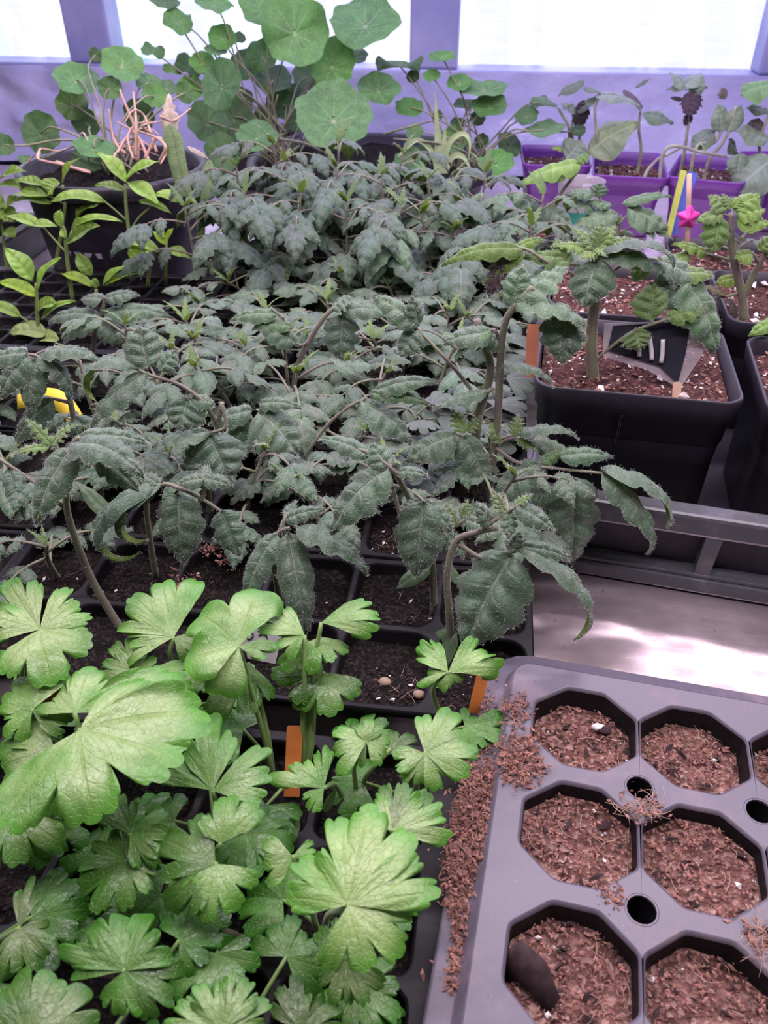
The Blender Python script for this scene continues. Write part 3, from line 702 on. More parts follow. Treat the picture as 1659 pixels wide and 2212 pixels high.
# the clear tag with white strokes in the front pot
tg = empty('clear_tag', tuple(aty(1360, 820, .60))); tag(tg, 'clear pointed plastic tag with white brush strokes in the sturdy tomato pot', 'plant label')
def tagface(pix, dy, mat, name, th=.0006):
    base = np.array(tg.location); P = [aty(x, y, .600+dy+(850-y)*.00012)-base for x, y in pix]; b = MB(); n = len(P); d = np.array((0, th, 0))
    b.add(P+[p+d for p in P], [tuple(range(n)), tuple(reversed(range(n, 2*n)))]+[(k, (k+1) % n, (k+1) % n+n, k+n) for k in range(n)])
    return b.build(name, mat, tg)
tagface([(1305, 700), (1540, 690), (1518, 765), (1470, 838), (1455, 832), (1400, 800), (1304, 770), (1302, 765)], 0, M['clear'], 'clear_blade')
tagface([(1325, 704), (1492, 692), (1482, 760), (1466, 822), (1456, 822), (1425, 792), (1312, 758)], -.0012, M['labeldark'], 'dark_panel')
for (x0, x1, y0, y1) in ((1375, 1381, 728, 770), (1403, 1408, 730, 778), (1432, 1428, 733, 784)):
    b = MB(); base = np.array(tg.location); pts = [aty(x, y, .5975+(850-y)*.00012)-base for x, y in ((x0, y0), ((x0+x1)/2+1, (y0+y1)/2), (x1, y1))]
    v, f = tube_vf(pts, .0019, .0019, 6, 8); b.add(v, f, 0, True); b.build('brush_stroke', M['white'], tg)
stick('stake', aty(1461, 860, .588), aty(1463, 826, .592), .0065, .0012, M['wood'], 'wooden tip of the clear tag stuck at the pot front', 'stake')
# star on a stick
st_ = empty('star_stick', tuple(aty(1484, 545, 1.0))); tag(st_, 'wooden stick carrying a pink star bead beside the upright pale tomato', 'plant marker')
base = np.array(st_.location); b = MB(); v, f = tube_vf([aty(1484, 560, 1.0)-base, aty(1489, 376, 1.0)-base], .0028, .0028, 8, 4); b.add(v, f, 0, True); b.build('stick', M['wood'], st_)
c = aty(1486, 470, .997)-base; b = MB(); R0, R1 = .0175, .0105; vv = []
for k in range(10):
    a = math.pi/2+math.pi*k/5; q = R0 if k % 2 == 0 else R1; vv.append(c+RGT*q*math.cos(a)+np.array((0, 0, 1))*q*math.sin(a))
b.add(vv+[c+np.array((0, -.009, 0)), c+np.array((0, .009, 0))], [(k, (k+1) % 10, 10) for k in range(10)]+[((k+1) % 10, k, 11) for k in range(10)], 0, False)
so = b.build('star', M['star'], st_); bv = so.modifiers.new('b', 'BEVEL'); bv.width = .002; bv.segments = 2
so['label'] = 'puffy magenta star bead'
# a clear cup with green band behind the grey leaf
cb = MB(); n = 24; R = lambda q, z: [(q*math.cos(2*math.pi*k/n), q*math.sin(2*math.pi*k/n), z) for k in range(n)]
cc = aty(1255, 400, 1.30)
ce = empty('plastic_cup', (cc[0], 1.30, 0)); tag(ce, 'clear plastic cup with a green band left of the middle purple pot', 'cup')
cb.loft([R(.026, 0), R(.028, .035), R(.030, .060)], True, True); cb.build('cup_base', M['clear'], ce)
cb = MB(); cb.loft([R(.0302, .044), R(.0312, .066)], True); cb.build('green_band', M['greencup'], ce)
cb = MB(); cb.loft([R(.031, .066), R(.035, .105), R(.0365, .106), R(.0345, .104)], True); cb.build('cup_rim', M['clear'], ce)

# ================================================================== PLANTS
WUP = np.array((0, 0, 1.0))
def midrib(P0, P1, N, bend, curl, n=24):
    e = P1-P0; ch = np.linalg.norm(e); T = e/(ch+1e-9); N = np.asarray(N, float); N = N-T*(N @ T)
    if np.linalg.norm(N) < .05: N = np.cross(T, RGT)
    N = nrm(N); S = np.cross(T, N); t = np.linspace(0, 1, n+1)
    ph = bend*(.5-t)-curl*np.clip((t-.5)/.5, 0, 1)**1.6
    x = np.concatenate([[0], np.cumsum(np.cos((ph[1:]+ph[:-1])/2))])/n; y = np.concatenate([[0], np.cumsum(np.sin((ph[1:]+ph[:-1])/2))])/n
    a0 = math.atan2(y[-1], x[-1]); le = math.hypot(x[-1], y[-1]); ca, sa = math.cos(-a0), math.sin(-a0); k = ch/max(le, .15)
    X, Y = (x*ca-y*sa)*k, (x*sa+y*ca)*k; ph = ph-a0
    C = P0+np.outer(X, T)+np.outer(Y, N)
    TT = np.outer(np.cos(ph), T)+np.outer(np.sin(ph), N); NN = np.outer(-np.sin(ph), T)+np.outer(np.cos(ph), N)
    return C, TT, NN, S, k
def place(P0, P1, N, a, b, zo, bend, curl):
    """a: metres across, b: fraction along the midrib, zo: metres off the blade"""
    C, TT, NN, S, L = midrib(P0, P1, N, bend, curl); n = len(C)-1
    bc = np.clip(b, 0, 1); u = bc*n; i = np.minimum(u.astype(int), n-1); f = (u-i)[:, None]
    p = C[i]*(1-f)+C[i+1]*f; t = TT[i]*(1-f)+TT[i+1]*f; q = NN[i]*(1-f)+NN[i+1]*f
    return p+t*((b-bc)*L)[:, None]+S*a[:, None]+q*zo[:, None], q, L
_FC = {}
def gridf(r, c):
    if (r, c) not in _FC: _FC[(r, c)] = [(i*c+k, (i+1)*c+k, (i+1)*c+k+1, i*c+k+1) for i in range(r-1) for k in range(c-1)]
    return _FC[(r, c)]
LR = np.random.RandomState(77)
def hairs(V, Nn, edge, n, ln, faces, uv):
    n = int(n)
    idx = np.concatenate([LR.choice(edge, n//2), LR.randint(0, len(V), n-n//2)])
    D = Nn[idx]*(.5+.5*LR.rand(n, 1))+LR.randn(n, 3)*.45; D /= np.linalg.norm(D, axis=1)[:, None]
    base = V[idx]+LR.randn(n, 3)*.0004
    sd = np.cross(D, FWD); sd /= np.linalg.norm(sd, axis=1)[:, None]+1e-9
    l = ln*(.5+LR.rand(n, 1)*.8); w = .00007
    tri = np.stack([base-sd*w, base+sd*w, base+D*l], 1).reshape(-1, 3); k = len(V)
    f2 = [(k+3*i, k+3*i+1, k+3*i+2) for i in range(n)]
    return np.vstack([V, tri]), faces+f2, np.vstack([uv, np.zeros((3*n, 2))]), [0]*len(faces)+[1]*n
def blade(P0, P1, N, w, kind='tomato', bend=.8, curl=0.0, cup=.5, lod=1, hair=0, mat='tomato', fold=0.0, hl=.0022, ruff=1.0):
    """one feather-veined blade as a mesh (world coordinates); w = full width in metres"""
    P0, P1 = np.asarray(P0, float), np.asarray(P1, float)
    r, c = ((34, 15), (20, 9), (13, 7))[lod]
    s = np.linspace(0, 1, r)[:, None]; t = np.linspace(-1, 1, c)[None, :]
    hw = w/2; at = np.abs(t)
    if kind == 'tomato':
        nl = 4.0; hw = hw*1.12; pr = np.sin(np.pi*np.clip(s, .0, 1)**.62)**.75; pr = np.maximum(pr, .02*(1-s)); ph = LR.rand(2)*.5-.25; dp = .05+.13*LR.rand()
        def lob(side): q = nl*s+ph[side]; return 1-(dp+.26*LR.rand()*np.exp(-((s-.28)/.18)**2))*(.5+.5*np.cos(2*np.pi*q))**2.2*np.clip(s*6-.4, 0, 1)
        lm = np.where(t < 0, lob(0), lob(1)); al = .05+.95*s**.8; phs = np.where(t < 0, ph[0], ph[1])
    elif kind == 'young':
        nl = 5.0; pr = np.sin(np.pi*s**.6)**.7; lm = 1-.55*(.5+.5*np.cos(2*np.pi*nl*s))**1.2*np.clip(s*8, 0, 1)*np.ones_like(t); al = .35+.7*s; phs = 0*t
    elif kind == 'ovate':
        nl = 5.0; pr = np.sin(np.pi*s**.68)**.72; lm = np.ones_like(s*t)+.03*np.sin(s*17+LR.rand()*6)*np.sign(t); al = .15+.85*s; phs = 0*t
    elif kind == 'lance':
        nl = 6.0; pr = np.sin(np.pi*s**.78)**.95*(1-.12*s); lm = np.ones_like(s*t); al = .3+.7*s; phs = 0*t
    elif kind == 'strap':
        nl = 12.0; pr = np.clip(.62+.5*s, 0, 1)*np.clip((1-s)*5, 0, 1)**.55; lm = np.ones_like(s*t); al = .1+.5*s; phs = 0*t
    else:                                            # ragged
        nl = 5.0; pr = np.sin(np.pi*s**.7)**.6; lm = 1-.5*LR.rand(r, 1)*np.ones_like(t)*(.4+.6*LR.rand(1, c)); al = .2+.6*s; phs = 0*t
    ln = hw*pr*lm
    A = t*ln*np.cos(al); Lg = np.linalg.norm(P1-P0)
    Bf = s*(1-.0)+at*ln*np.sin(al)/Lg*(1-s*.75)
    q = nl*s+phs
    pk = np.abs(np.sin(np.pi*(q)))**.8*np.sin(np.pi*np.clip(at, 0, 1)**.8)*hw*.17*ruff
    fo = 1.0 if kind in ('tomato',) else .6
    zo = -cup*(A**2)/max(hw, 1e-5)+fold*np.abs(A)+pk*fo-.10*hw*np.exp(-(at/.16)**2)*(1-s)
    if kind == 'dead': zo = zo+hw*.35*(LR.rand(r, c)-.5)
    if kind in ('pepper', 'ovate', 'lance'): zo = zo+hw*.10*np.sin(s*9+LR.rand()*6)*t
    V, Q, L = place(P0, P1, N, A.ravel(), Bf.ravel(), zo.ravel(), bend, curl)
    uv = np.stack([(q*np.ones_like(t)+.0).ravel(), (t*np.ones_like(s)).ravel()], 1); f = [tuple(reversed(g)) for g in gridf(r, c)]; mi = None; mats = [M[mat]]
    if hair:
        ed = np.array([i*c for i in range(r)]+[i*c+c-1 for i in range(r)]); V, f, uv, mi = hairs(V, Q, ed, hair, hl, f, uv); mats.append(M['hair'])
    return V, f, uv, mats, mi
def fan(P0, P1, N, A, lobes=3, cut=.5, teeth=3, bend=.5, curl=.2, cup=.35, mat='celery', res=(66, 9), tooth=.16, wave=1.0, side=.25):
    """palmately lobed blade spread A degrees each side of the line P0 - P1"""
    P0, P1 = np.asarray(P0, float), np.asarray(P1, float); L = np.linalg.norm(P1-P0)*1.05; A = math.radians(min(A*1.16, A+8))
    n, m = res; u = np.linspace(-1, 1, n); rho = np.linspace(0, 1, m)**.85; ru = rho[:, None]
    x = u*lobes/2*.999; off = 0.0 if lobes % 2 else .5
    k = np.round(x-off)+off; fr = x-k
    jl = 1+.12*LR.randn(lobes+4); jd = .75+.5*LR.rand(n//2)
    Rb = (1-side*u*u)*jl[(k-off).astype(int)+lobes//2+1]
    end = (np.abs(u) > 1-.9/lobes) & (np.sign(fr) == np.sign(u))
    cutv = cut*np.clip(np.abs(2*fr), 0, 1)**6*np.where(end, .35, 1)+.10*np.abs(2*fr)**2
    f2 = fr*teeth*.96+.5*(teeth % 2 == 0); kt = np.round(f2); f2 = f2-kt
    tv = tooth*.62*np.clip(np.abs(2*f2), 0, 1)**3.0*jd[(np.abs(kt*5+k*3)).astype(int) % len(jd)]
    RR = ru*L*Rb[None, :]*(1-cutv[None, :]*ru**2.4-tv[None, :]*ru**6)
    th = u*A+.05*np.sin(np.pi*2*fr)*A/lobes
    TH_ = th[None, :]*np.ones_like(ru)
    a = RR*np.sin(TH_); b = RR*np.cos(TH_)/L
    hw = L*math.sin(min(A, 1.5)); w1, w2, w3 = LR.rand(3)*6.28
    zo = -cup*a*a/max(hw, 1e-5)*.8-L*.007*wave*np.cos(2*np.pi*fr)[None, :]*ru**1.5+L*.05*wave*np.sin(u*4.5+w1)[None, :]*ru**2-L*.07*wave*np.clip(ru-.72, 0, 1)*3.4*(.35+.65*np.sin(u*6+w2))[None, :]
    zo = zo+L*.012*wave*np.sin(ru*13+np.abs(fr)[None, :]*9)*ru*np.clip(np.abs(fr)*5, 0, 1)[None, :]
    V, Q, Lk = place(P0, P1, N, a.ravel(), b.ravel(), zo.ravel(), bend, curl)
    uv = np.stack([(x[None, :]-off+0*ru).ravel(), (ru+0*x[None, :]).ravel()], 1)
    return V, [tuple(reversed(q)) for q in gridf(m, n)], uv, [M[mat]], None
def disc(C, N, R, mat='nasturtium', cone=.12, wave=.08, seed=0, ecc=.18, ex=None, res=(45, 8)):
    C = np.asarray(C, float); N = nrm(N); r = np.random.RandomState(seed); n, m = res
    E = nrm(np.cross(N, RGT) if ex is None else np.asarray(ex, float)-N*(N @ np.asarray(ex, float))); S = np.cross(N, E)
    th = np.linspace(0, 2*np.pi, n); rho = np.linspace(0, 1, m); p = r.rand(4)*6.28
    Rr = R*(1+.034*np.sin(9*th+p[0])+.05*np.sin(2*th+p[1])*1+.03*np.sin(5*th+p[2])-.02)
    Rr[-1] = Rr[0]
    x = Rr[None, :]*rho[:, None]*np.cos(th)-R*ecc*rho[:, None]*0; y = Rr[None, :]*rho[:, None]*np.sin(th)
    sh = R*ecc
    z = R*cone*(rho[:, None]**1.3)*1.0-R*cone*.6+R*wave*rho[:, None]**2*(np.sin(3*th+p[3])+.6*np.sin(5*th+p[1]))[None, :]-R*.02*np.cos(9*th)[None, :]*rho[:, None]
    x = x+sh*rho[:, None]**1.0*(np.cos(0*th))[None, :]*0
    V = C+(x.ravel()[:, None]*E+y.ravel()[:, None]*S+z.ravel()[:, None]*N)
    V = V-E*(sh)*(1-np.repeat(rho, n))[:, None]      # vein centre sits off centre
    uv = np.stack([np.tile(th/(2*np.pi)*9, m), np.repeat(rho, n)], 1)
    return V, [tuple(q) for q in gridf(m, n)], uv, [M[mat]], None

class Plant:
    def __init__(s, name, label, cat, base, group=None):
        s.o = empty(name, base); s.base = np.array([float(c) for c in base]); s.Y = s.base[1]; tag(s.o, label, cat, group)
    def put(s, name, vf, parent=None, tint=None, label=None):
        V, f, uv, mats, mi = vf
        o = obj(name, mesh(name, V-s.base, f, mats, uv, mi), parent or s.o, tint=tint)
        if label: o['label'] = label
        return o
    def tube(s, name, pts, r0, r1, mat, parent=None, seg=7, hair=0, tint=None, n=None):
        V, f = tube_vf(pts, r0, r1, seg, n); uv = np.zeros((len(V), 2)); mats = [M[mat]]; mi = None
        if hair:
            nn = LR.randn(len(V), 3); nn /= np.linalg.norm(nn, axis=1)[:, None]
            V, f, uv, mi = hairs(V, nn, np.arange(len(V)), hair, .0016, f, uv); mats.append(M['hair'])
        return s.put(name, (V, f, uv, mats, mi), parent, tint)
    def px(s, x, y, d=0.0): return aty(x, y, s.Y+d/100.0)
DEFN = WUP*.75-FWD*.5
def nvec(n):
    if n is None: return DEFN
    return RGT*n[0]+UPV*n[1]-FWD*n[2]
def jitter_tint(r, lo=.82, hi=1.18): k = lo+(hi-lo)*r.rand(); return (k*(.97+.06*r.rand()), k, k*(.96+.08*r.rand()))

def hero(label, base, stems, leaves, soilz=.045, stemr=.0026, hair=1, cots=(), group=None, name='tomato_seedling', cat='tomato plant'):
    b = atz(base[0], base[1], soilz); pl = Plant(name, label, cat, b, group); r = LR
    for st in stems:
        rr = st[0] if not isinstance(st[0], tuple) else stemr; pts = [q for q in st if isinstance(q, tuple)]
        pl.tube('stem', [pl.px(*q) for q in pts], rr, rr*.62, 'tomstem', seg=9, hair=260*hair)
    for stalk, lfs in leaves:
        if stalk:
            lo = pl.tube('leaf', [pl.px(*q) for q in stalk], .0016, .0010, 'tomstem', hair=110*hair)
        else: lo = pl.o
        for lf in lfs:
            x0, y0, d0, x1, y1, d1, w = lf[:7]; k = lf[7] if len(lf) > 7 else {}
            A, B = pl.px(x0, y0, d0), pl.px(x1, y1, d1); wm = w*scale_at((A+B)/2)
            kd = k.get('kind', 'tomato'); mt = k.get('mat', 'young' if kd == 'young' else 'tomato')
            vf = blade(A, B, nvec(k.get('n')), wm, kd, k.get('bend', .8), k.get('curl', .3), k.get('cup', .45), k.get('lod', 0), int(k.get('hair', 420)*hair*min(1.4, max(.3, w/80))), mt, k.get('fold', 0.0), .0020)
            pl.put('leaflet' if stalk else 'leaf', vf, lo, k.get('tint', jitter_tint(r, .9, 1.12)), k.get('label'))
    for (x0, y0, d0, x1, y1, d1, w, n) in cots:
        A, B = pl.px(x0, y0, d0), pl.px(x1, y1, d1)
        pl.put('seed_leaf', blade(A, B, nvec(n), w*scale_at((A+B)/2), 'ovate', .35, .1, .2, 1, 0, 'smooth'), None, (.72, .78, .80), 'smooth oval seed leaf')
    return pl

def gen_tomato(label, base, h, size, nleaf=5, lod=2, hair=60, seed=0, group=None, lean=(0, 0), up=.5, top=True, droop=.9, az0=None, tint=None, cat='tomato plant', name='tomato_seedling', stemr=.0021):
    """a seedling grown by rule: stem, feathered leaves of five leaflets, young top leaves, seed leaves"""
    r = np.random.RandomState(seed); base = np.array(base, float); pl = Plant(name, label, cat, base, group)
    tipp = base+np.array((lean[0], lean[1], h)); mid = base+np.array((lean[0]*.3+.004*r.randn(), lean[1]*.3+.004*r.randn(), h*.5))
    SP = spline([base-np.array((0, 0, .004)), mid, tipp], 12)
    pl.tube('stem', [base-np.array((0, 0, .004)), mid, tipp], stemr, stemr*.6, 'tomstem', seg=6, hair=hair)
    az = r.rand()*6.28 if az0 is None else az0
    tt = tint or jitter_tint(r, .80, 1.18)
    for i in range(nleaf):
        fr = .42+.55*i/max(1, nleaf-1); p = SP[int(fr*11)]; az += 2.4+.35*r.randn(); sz = size*(.72+.4*math.sin(math.pi*(.25+.6*i/max(1, nleaf-1))))*(.88+.24*r.rand())
        d = np.array((math.cos(az), math.sin(az), 0)); rise = up*(.6+.6*r.rand())
        q1 = p+d*sz*.30+WUP*sz*rise*.34; q2 = p+d*sz*.60+WUP*sz*rise*.42; q3 = p+d*sz*.85+WUP*sz*(rise*.42-.10)
        lo = pl.tube('leaf', [p, q1, q2, q3], .0013, .0007, 'tomstem', hair=hair//3, n=9, seg=5)
        RS = spline([p, q1, q2, q3], 20); sdv = np.array((-d[1], d[0], 0))
        specs = [(RS[-1], d, .55*sz, 1.0)]
        for (f, ls) in ((.86, .46), (.52, .32)) if lod < 2 or i % 2 else ((.74, .42),):
            for sg in (-1, 1): specs.append((RS[int(f*19)], nrm(d*.55+sdv*sg), ls*sz, .9))
        for (q, dd, l, k) in specs:
            e = q+dd*l*(.86+.1*r.rand())-WUP*l*(droop*.55+.25*r.rand()-.12)
            vf = blade(q, e, WUP+.2*dd+.15*r.randn(3), l*(.62+.14*r.rand()), 'tomato', droop*.95+.3*r.rand(), .25*r.rand(), .5, lod, int(hair*(l/.04)), 'tomato')
            pl.put('leaflet', vf, lo, tuple(c*(.93+.14*r.rand()) for c in tt))
    if top:
        for k in range(3):
            a = r.rand()*6.28+k*2.1; d = np.array((math.cos(a), math.sin(a), .55+.5*r.rand())); l = size*(.26+.12*r.rand())
            pl.put('young_leaf', blade(tipp, tipp+d*l, WUP, l*.5, 'young', .7, .2, .3, min(lod+1, 2) if lod else 1, hair//2, 'young'), None, tuple(c*.9 for c in tt))
    return pl

# ------------------------------------------------------------------ celery, front left
def celery(label, crown, leaves, zc=.036, tint=(1, 1, 1), seed=0, tiny=(), low=3):
    c = atz(crown[0], crown[1], zc); pl = Plant('celery_seedling', label, 'celery plant', c, None); r = np.random.RandomState(seed)
    for node, lfs in leaves:
        x, y, z = node[:3]; tn = node[3] if len(node) > 3 else 1.0
        p = atz(x, y, z); d = p-c
        m1 = c+d*np.array((.22, .22, .38))+r.randn(3)*.002; m2 = c+d*np.array((.62, .62, .76))+r.randn(3)*.002
        lo = pl.tube('leaf', [c, m1, m2, p], .0017, .0011, 'celerystem', seg=7)
        for lf in lfs:
            tx, ty, dz, A = lf[:4]; k = lf[4] if len(lf) > 4 else {}
            e = atz(tx, ty, z+dz/100.0)
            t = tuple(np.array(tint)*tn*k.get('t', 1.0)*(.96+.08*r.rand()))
            vf = fan(p, e, k.get('N', WUP*.85-FWD*.35+r.randn(3)*.06), A, k.get('lobes', 3), k.get('cut', .42), k.get('teeth', 3), k.get('bend', .45), k.get('curl', .25), k.get('cup', .3), 'celery', k.get('res', (66, 9)), k.get('tooth', .15), k.get('wave', 1.0), k.get('side', .25))
            pl.put('leaflet', vf, lo, t)
    for q in range(low):                                  # small older leaves low in the clump, tint darkened partly as shade
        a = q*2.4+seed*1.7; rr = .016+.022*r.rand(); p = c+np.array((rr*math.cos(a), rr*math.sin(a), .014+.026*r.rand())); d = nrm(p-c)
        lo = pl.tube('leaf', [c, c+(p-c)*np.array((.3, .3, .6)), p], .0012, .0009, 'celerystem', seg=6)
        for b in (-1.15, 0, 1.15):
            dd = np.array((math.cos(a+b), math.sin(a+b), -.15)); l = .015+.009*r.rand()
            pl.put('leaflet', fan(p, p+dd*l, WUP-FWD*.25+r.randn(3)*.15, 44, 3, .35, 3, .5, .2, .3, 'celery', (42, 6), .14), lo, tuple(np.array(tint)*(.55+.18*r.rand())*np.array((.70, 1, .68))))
    for (x, y, z, tx, ty, tz, w) in tiny:
        A, B = atz(x, y, z), atz(tx, ty, tz)
        pl.put('seed_leaf', blade(A, B, DEFN, w*scale_at(A), 'ovate', .3, .1, .2, 1, 0, 'smooth'), None, (.85, 1, .75))
    return pl
W5 = dict(lobes=3, cut=.38, teeth=4, side=.12)
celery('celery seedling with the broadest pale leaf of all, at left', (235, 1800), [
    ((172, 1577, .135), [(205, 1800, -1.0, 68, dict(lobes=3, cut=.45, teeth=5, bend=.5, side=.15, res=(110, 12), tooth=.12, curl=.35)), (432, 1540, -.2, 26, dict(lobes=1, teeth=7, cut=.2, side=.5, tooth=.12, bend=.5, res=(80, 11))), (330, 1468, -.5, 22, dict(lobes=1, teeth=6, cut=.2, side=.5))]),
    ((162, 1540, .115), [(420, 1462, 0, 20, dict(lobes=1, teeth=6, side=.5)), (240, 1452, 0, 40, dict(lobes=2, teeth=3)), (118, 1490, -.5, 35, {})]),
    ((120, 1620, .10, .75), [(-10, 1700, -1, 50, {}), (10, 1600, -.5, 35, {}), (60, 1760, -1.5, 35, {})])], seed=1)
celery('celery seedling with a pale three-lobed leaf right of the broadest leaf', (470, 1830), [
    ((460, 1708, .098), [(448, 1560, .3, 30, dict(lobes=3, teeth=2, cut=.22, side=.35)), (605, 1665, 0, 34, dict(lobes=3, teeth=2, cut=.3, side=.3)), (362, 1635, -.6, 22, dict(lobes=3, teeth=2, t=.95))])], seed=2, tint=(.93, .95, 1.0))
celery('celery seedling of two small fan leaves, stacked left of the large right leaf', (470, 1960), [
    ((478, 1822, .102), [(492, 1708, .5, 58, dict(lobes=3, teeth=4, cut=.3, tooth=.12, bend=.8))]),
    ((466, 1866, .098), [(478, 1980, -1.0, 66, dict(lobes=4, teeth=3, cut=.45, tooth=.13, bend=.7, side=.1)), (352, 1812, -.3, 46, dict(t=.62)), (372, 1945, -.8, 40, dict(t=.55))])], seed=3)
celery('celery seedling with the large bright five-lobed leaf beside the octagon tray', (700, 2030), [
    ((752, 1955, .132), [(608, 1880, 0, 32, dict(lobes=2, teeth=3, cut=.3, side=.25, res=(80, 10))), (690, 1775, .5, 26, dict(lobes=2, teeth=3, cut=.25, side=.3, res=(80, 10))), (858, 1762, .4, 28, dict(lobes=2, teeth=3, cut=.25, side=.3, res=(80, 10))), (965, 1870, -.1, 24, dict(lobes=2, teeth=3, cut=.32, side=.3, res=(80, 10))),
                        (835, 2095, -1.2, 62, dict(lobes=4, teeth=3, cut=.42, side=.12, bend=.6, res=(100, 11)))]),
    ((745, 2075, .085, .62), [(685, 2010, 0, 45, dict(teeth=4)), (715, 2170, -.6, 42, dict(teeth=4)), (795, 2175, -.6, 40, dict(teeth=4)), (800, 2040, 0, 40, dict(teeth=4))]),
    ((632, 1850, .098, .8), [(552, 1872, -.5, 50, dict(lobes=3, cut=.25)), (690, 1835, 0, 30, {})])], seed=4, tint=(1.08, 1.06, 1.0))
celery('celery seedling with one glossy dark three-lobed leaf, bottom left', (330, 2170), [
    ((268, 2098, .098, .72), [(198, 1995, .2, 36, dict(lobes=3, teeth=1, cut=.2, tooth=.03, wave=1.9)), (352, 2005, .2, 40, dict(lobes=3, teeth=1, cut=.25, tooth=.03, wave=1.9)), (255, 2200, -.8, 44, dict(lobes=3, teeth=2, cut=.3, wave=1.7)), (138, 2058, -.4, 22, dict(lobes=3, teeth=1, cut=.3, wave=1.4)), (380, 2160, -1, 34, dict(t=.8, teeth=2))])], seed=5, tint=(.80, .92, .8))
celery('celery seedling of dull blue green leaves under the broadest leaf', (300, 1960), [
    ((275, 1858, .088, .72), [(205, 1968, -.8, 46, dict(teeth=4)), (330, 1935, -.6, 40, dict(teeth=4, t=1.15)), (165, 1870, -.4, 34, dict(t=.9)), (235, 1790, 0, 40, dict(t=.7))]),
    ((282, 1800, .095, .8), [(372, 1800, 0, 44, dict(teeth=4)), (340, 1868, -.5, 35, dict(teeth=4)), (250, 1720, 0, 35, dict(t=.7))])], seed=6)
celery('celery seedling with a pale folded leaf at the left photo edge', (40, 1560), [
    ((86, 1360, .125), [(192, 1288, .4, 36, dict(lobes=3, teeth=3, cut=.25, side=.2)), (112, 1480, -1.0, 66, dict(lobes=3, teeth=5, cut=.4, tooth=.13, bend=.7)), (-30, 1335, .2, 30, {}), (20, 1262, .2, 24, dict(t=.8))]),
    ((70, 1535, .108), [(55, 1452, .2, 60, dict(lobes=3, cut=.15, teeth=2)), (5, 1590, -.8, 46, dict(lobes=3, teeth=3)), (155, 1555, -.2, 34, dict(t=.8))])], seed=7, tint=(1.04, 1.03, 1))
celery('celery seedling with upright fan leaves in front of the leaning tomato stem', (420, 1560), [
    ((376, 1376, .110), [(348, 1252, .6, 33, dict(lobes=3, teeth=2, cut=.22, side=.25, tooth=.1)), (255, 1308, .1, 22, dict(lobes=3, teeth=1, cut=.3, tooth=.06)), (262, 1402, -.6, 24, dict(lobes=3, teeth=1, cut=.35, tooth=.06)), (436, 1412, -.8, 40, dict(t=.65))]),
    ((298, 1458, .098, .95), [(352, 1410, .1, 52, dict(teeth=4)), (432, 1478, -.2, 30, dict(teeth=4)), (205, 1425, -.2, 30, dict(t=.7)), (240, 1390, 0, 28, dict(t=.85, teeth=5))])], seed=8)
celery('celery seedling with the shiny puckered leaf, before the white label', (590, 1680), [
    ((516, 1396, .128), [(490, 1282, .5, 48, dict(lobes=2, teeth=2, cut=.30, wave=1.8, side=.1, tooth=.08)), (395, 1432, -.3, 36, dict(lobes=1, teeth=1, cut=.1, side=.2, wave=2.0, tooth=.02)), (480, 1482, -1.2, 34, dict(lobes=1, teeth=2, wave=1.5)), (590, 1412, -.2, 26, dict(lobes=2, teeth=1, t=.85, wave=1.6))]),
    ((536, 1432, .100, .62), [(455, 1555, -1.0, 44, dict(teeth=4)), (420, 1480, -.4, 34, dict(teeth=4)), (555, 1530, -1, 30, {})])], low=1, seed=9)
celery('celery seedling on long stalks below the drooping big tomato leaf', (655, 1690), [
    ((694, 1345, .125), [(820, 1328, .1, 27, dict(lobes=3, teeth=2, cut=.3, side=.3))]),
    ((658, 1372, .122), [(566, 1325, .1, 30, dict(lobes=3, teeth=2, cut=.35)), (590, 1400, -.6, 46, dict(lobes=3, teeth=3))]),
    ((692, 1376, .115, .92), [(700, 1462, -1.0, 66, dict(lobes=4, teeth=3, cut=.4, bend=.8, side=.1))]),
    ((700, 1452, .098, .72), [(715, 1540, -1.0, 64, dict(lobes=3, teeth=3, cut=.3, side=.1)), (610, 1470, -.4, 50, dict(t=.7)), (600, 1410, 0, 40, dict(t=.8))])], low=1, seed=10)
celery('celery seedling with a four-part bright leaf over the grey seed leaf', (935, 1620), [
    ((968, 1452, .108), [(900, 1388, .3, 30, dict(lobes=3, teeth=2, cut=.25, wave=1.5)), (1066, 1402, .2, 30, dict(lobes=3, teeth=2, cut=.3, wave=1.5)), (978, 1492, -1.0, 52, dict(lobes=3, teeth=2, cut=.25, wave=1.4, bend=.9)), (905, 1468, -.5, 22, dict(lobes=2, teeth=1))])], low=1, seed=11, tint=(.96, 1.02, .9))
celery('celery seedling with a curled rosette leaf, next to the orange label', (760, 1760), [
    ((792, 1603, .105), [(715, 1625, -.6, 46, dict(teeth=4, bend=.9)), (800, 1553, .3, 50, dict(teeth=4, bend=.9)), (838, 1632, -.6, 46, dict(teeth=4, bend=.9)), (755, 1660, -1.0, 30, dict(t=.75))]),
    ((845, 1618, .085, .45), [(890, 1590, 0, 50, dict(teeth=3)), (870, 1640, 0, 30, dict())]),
    ((700, 1702, .088), [(606, 1660, .1, 20, dict(lobes=2, teeth=2, cut=.25)), (662, 1745, -.4, 34, dict(lobes=3, teeth=2)), (680, 1616, .3, 24, dict(lobes=3, teeth=2, cut=.35))])], low=1, seed=12, tiny=[(700, 1755, .06, 728, 1702, .075, 22), (615, 1830, .05, 645, 1740, .06, 42), (590, 1790, .05, 560, 1850, .05, 30)])
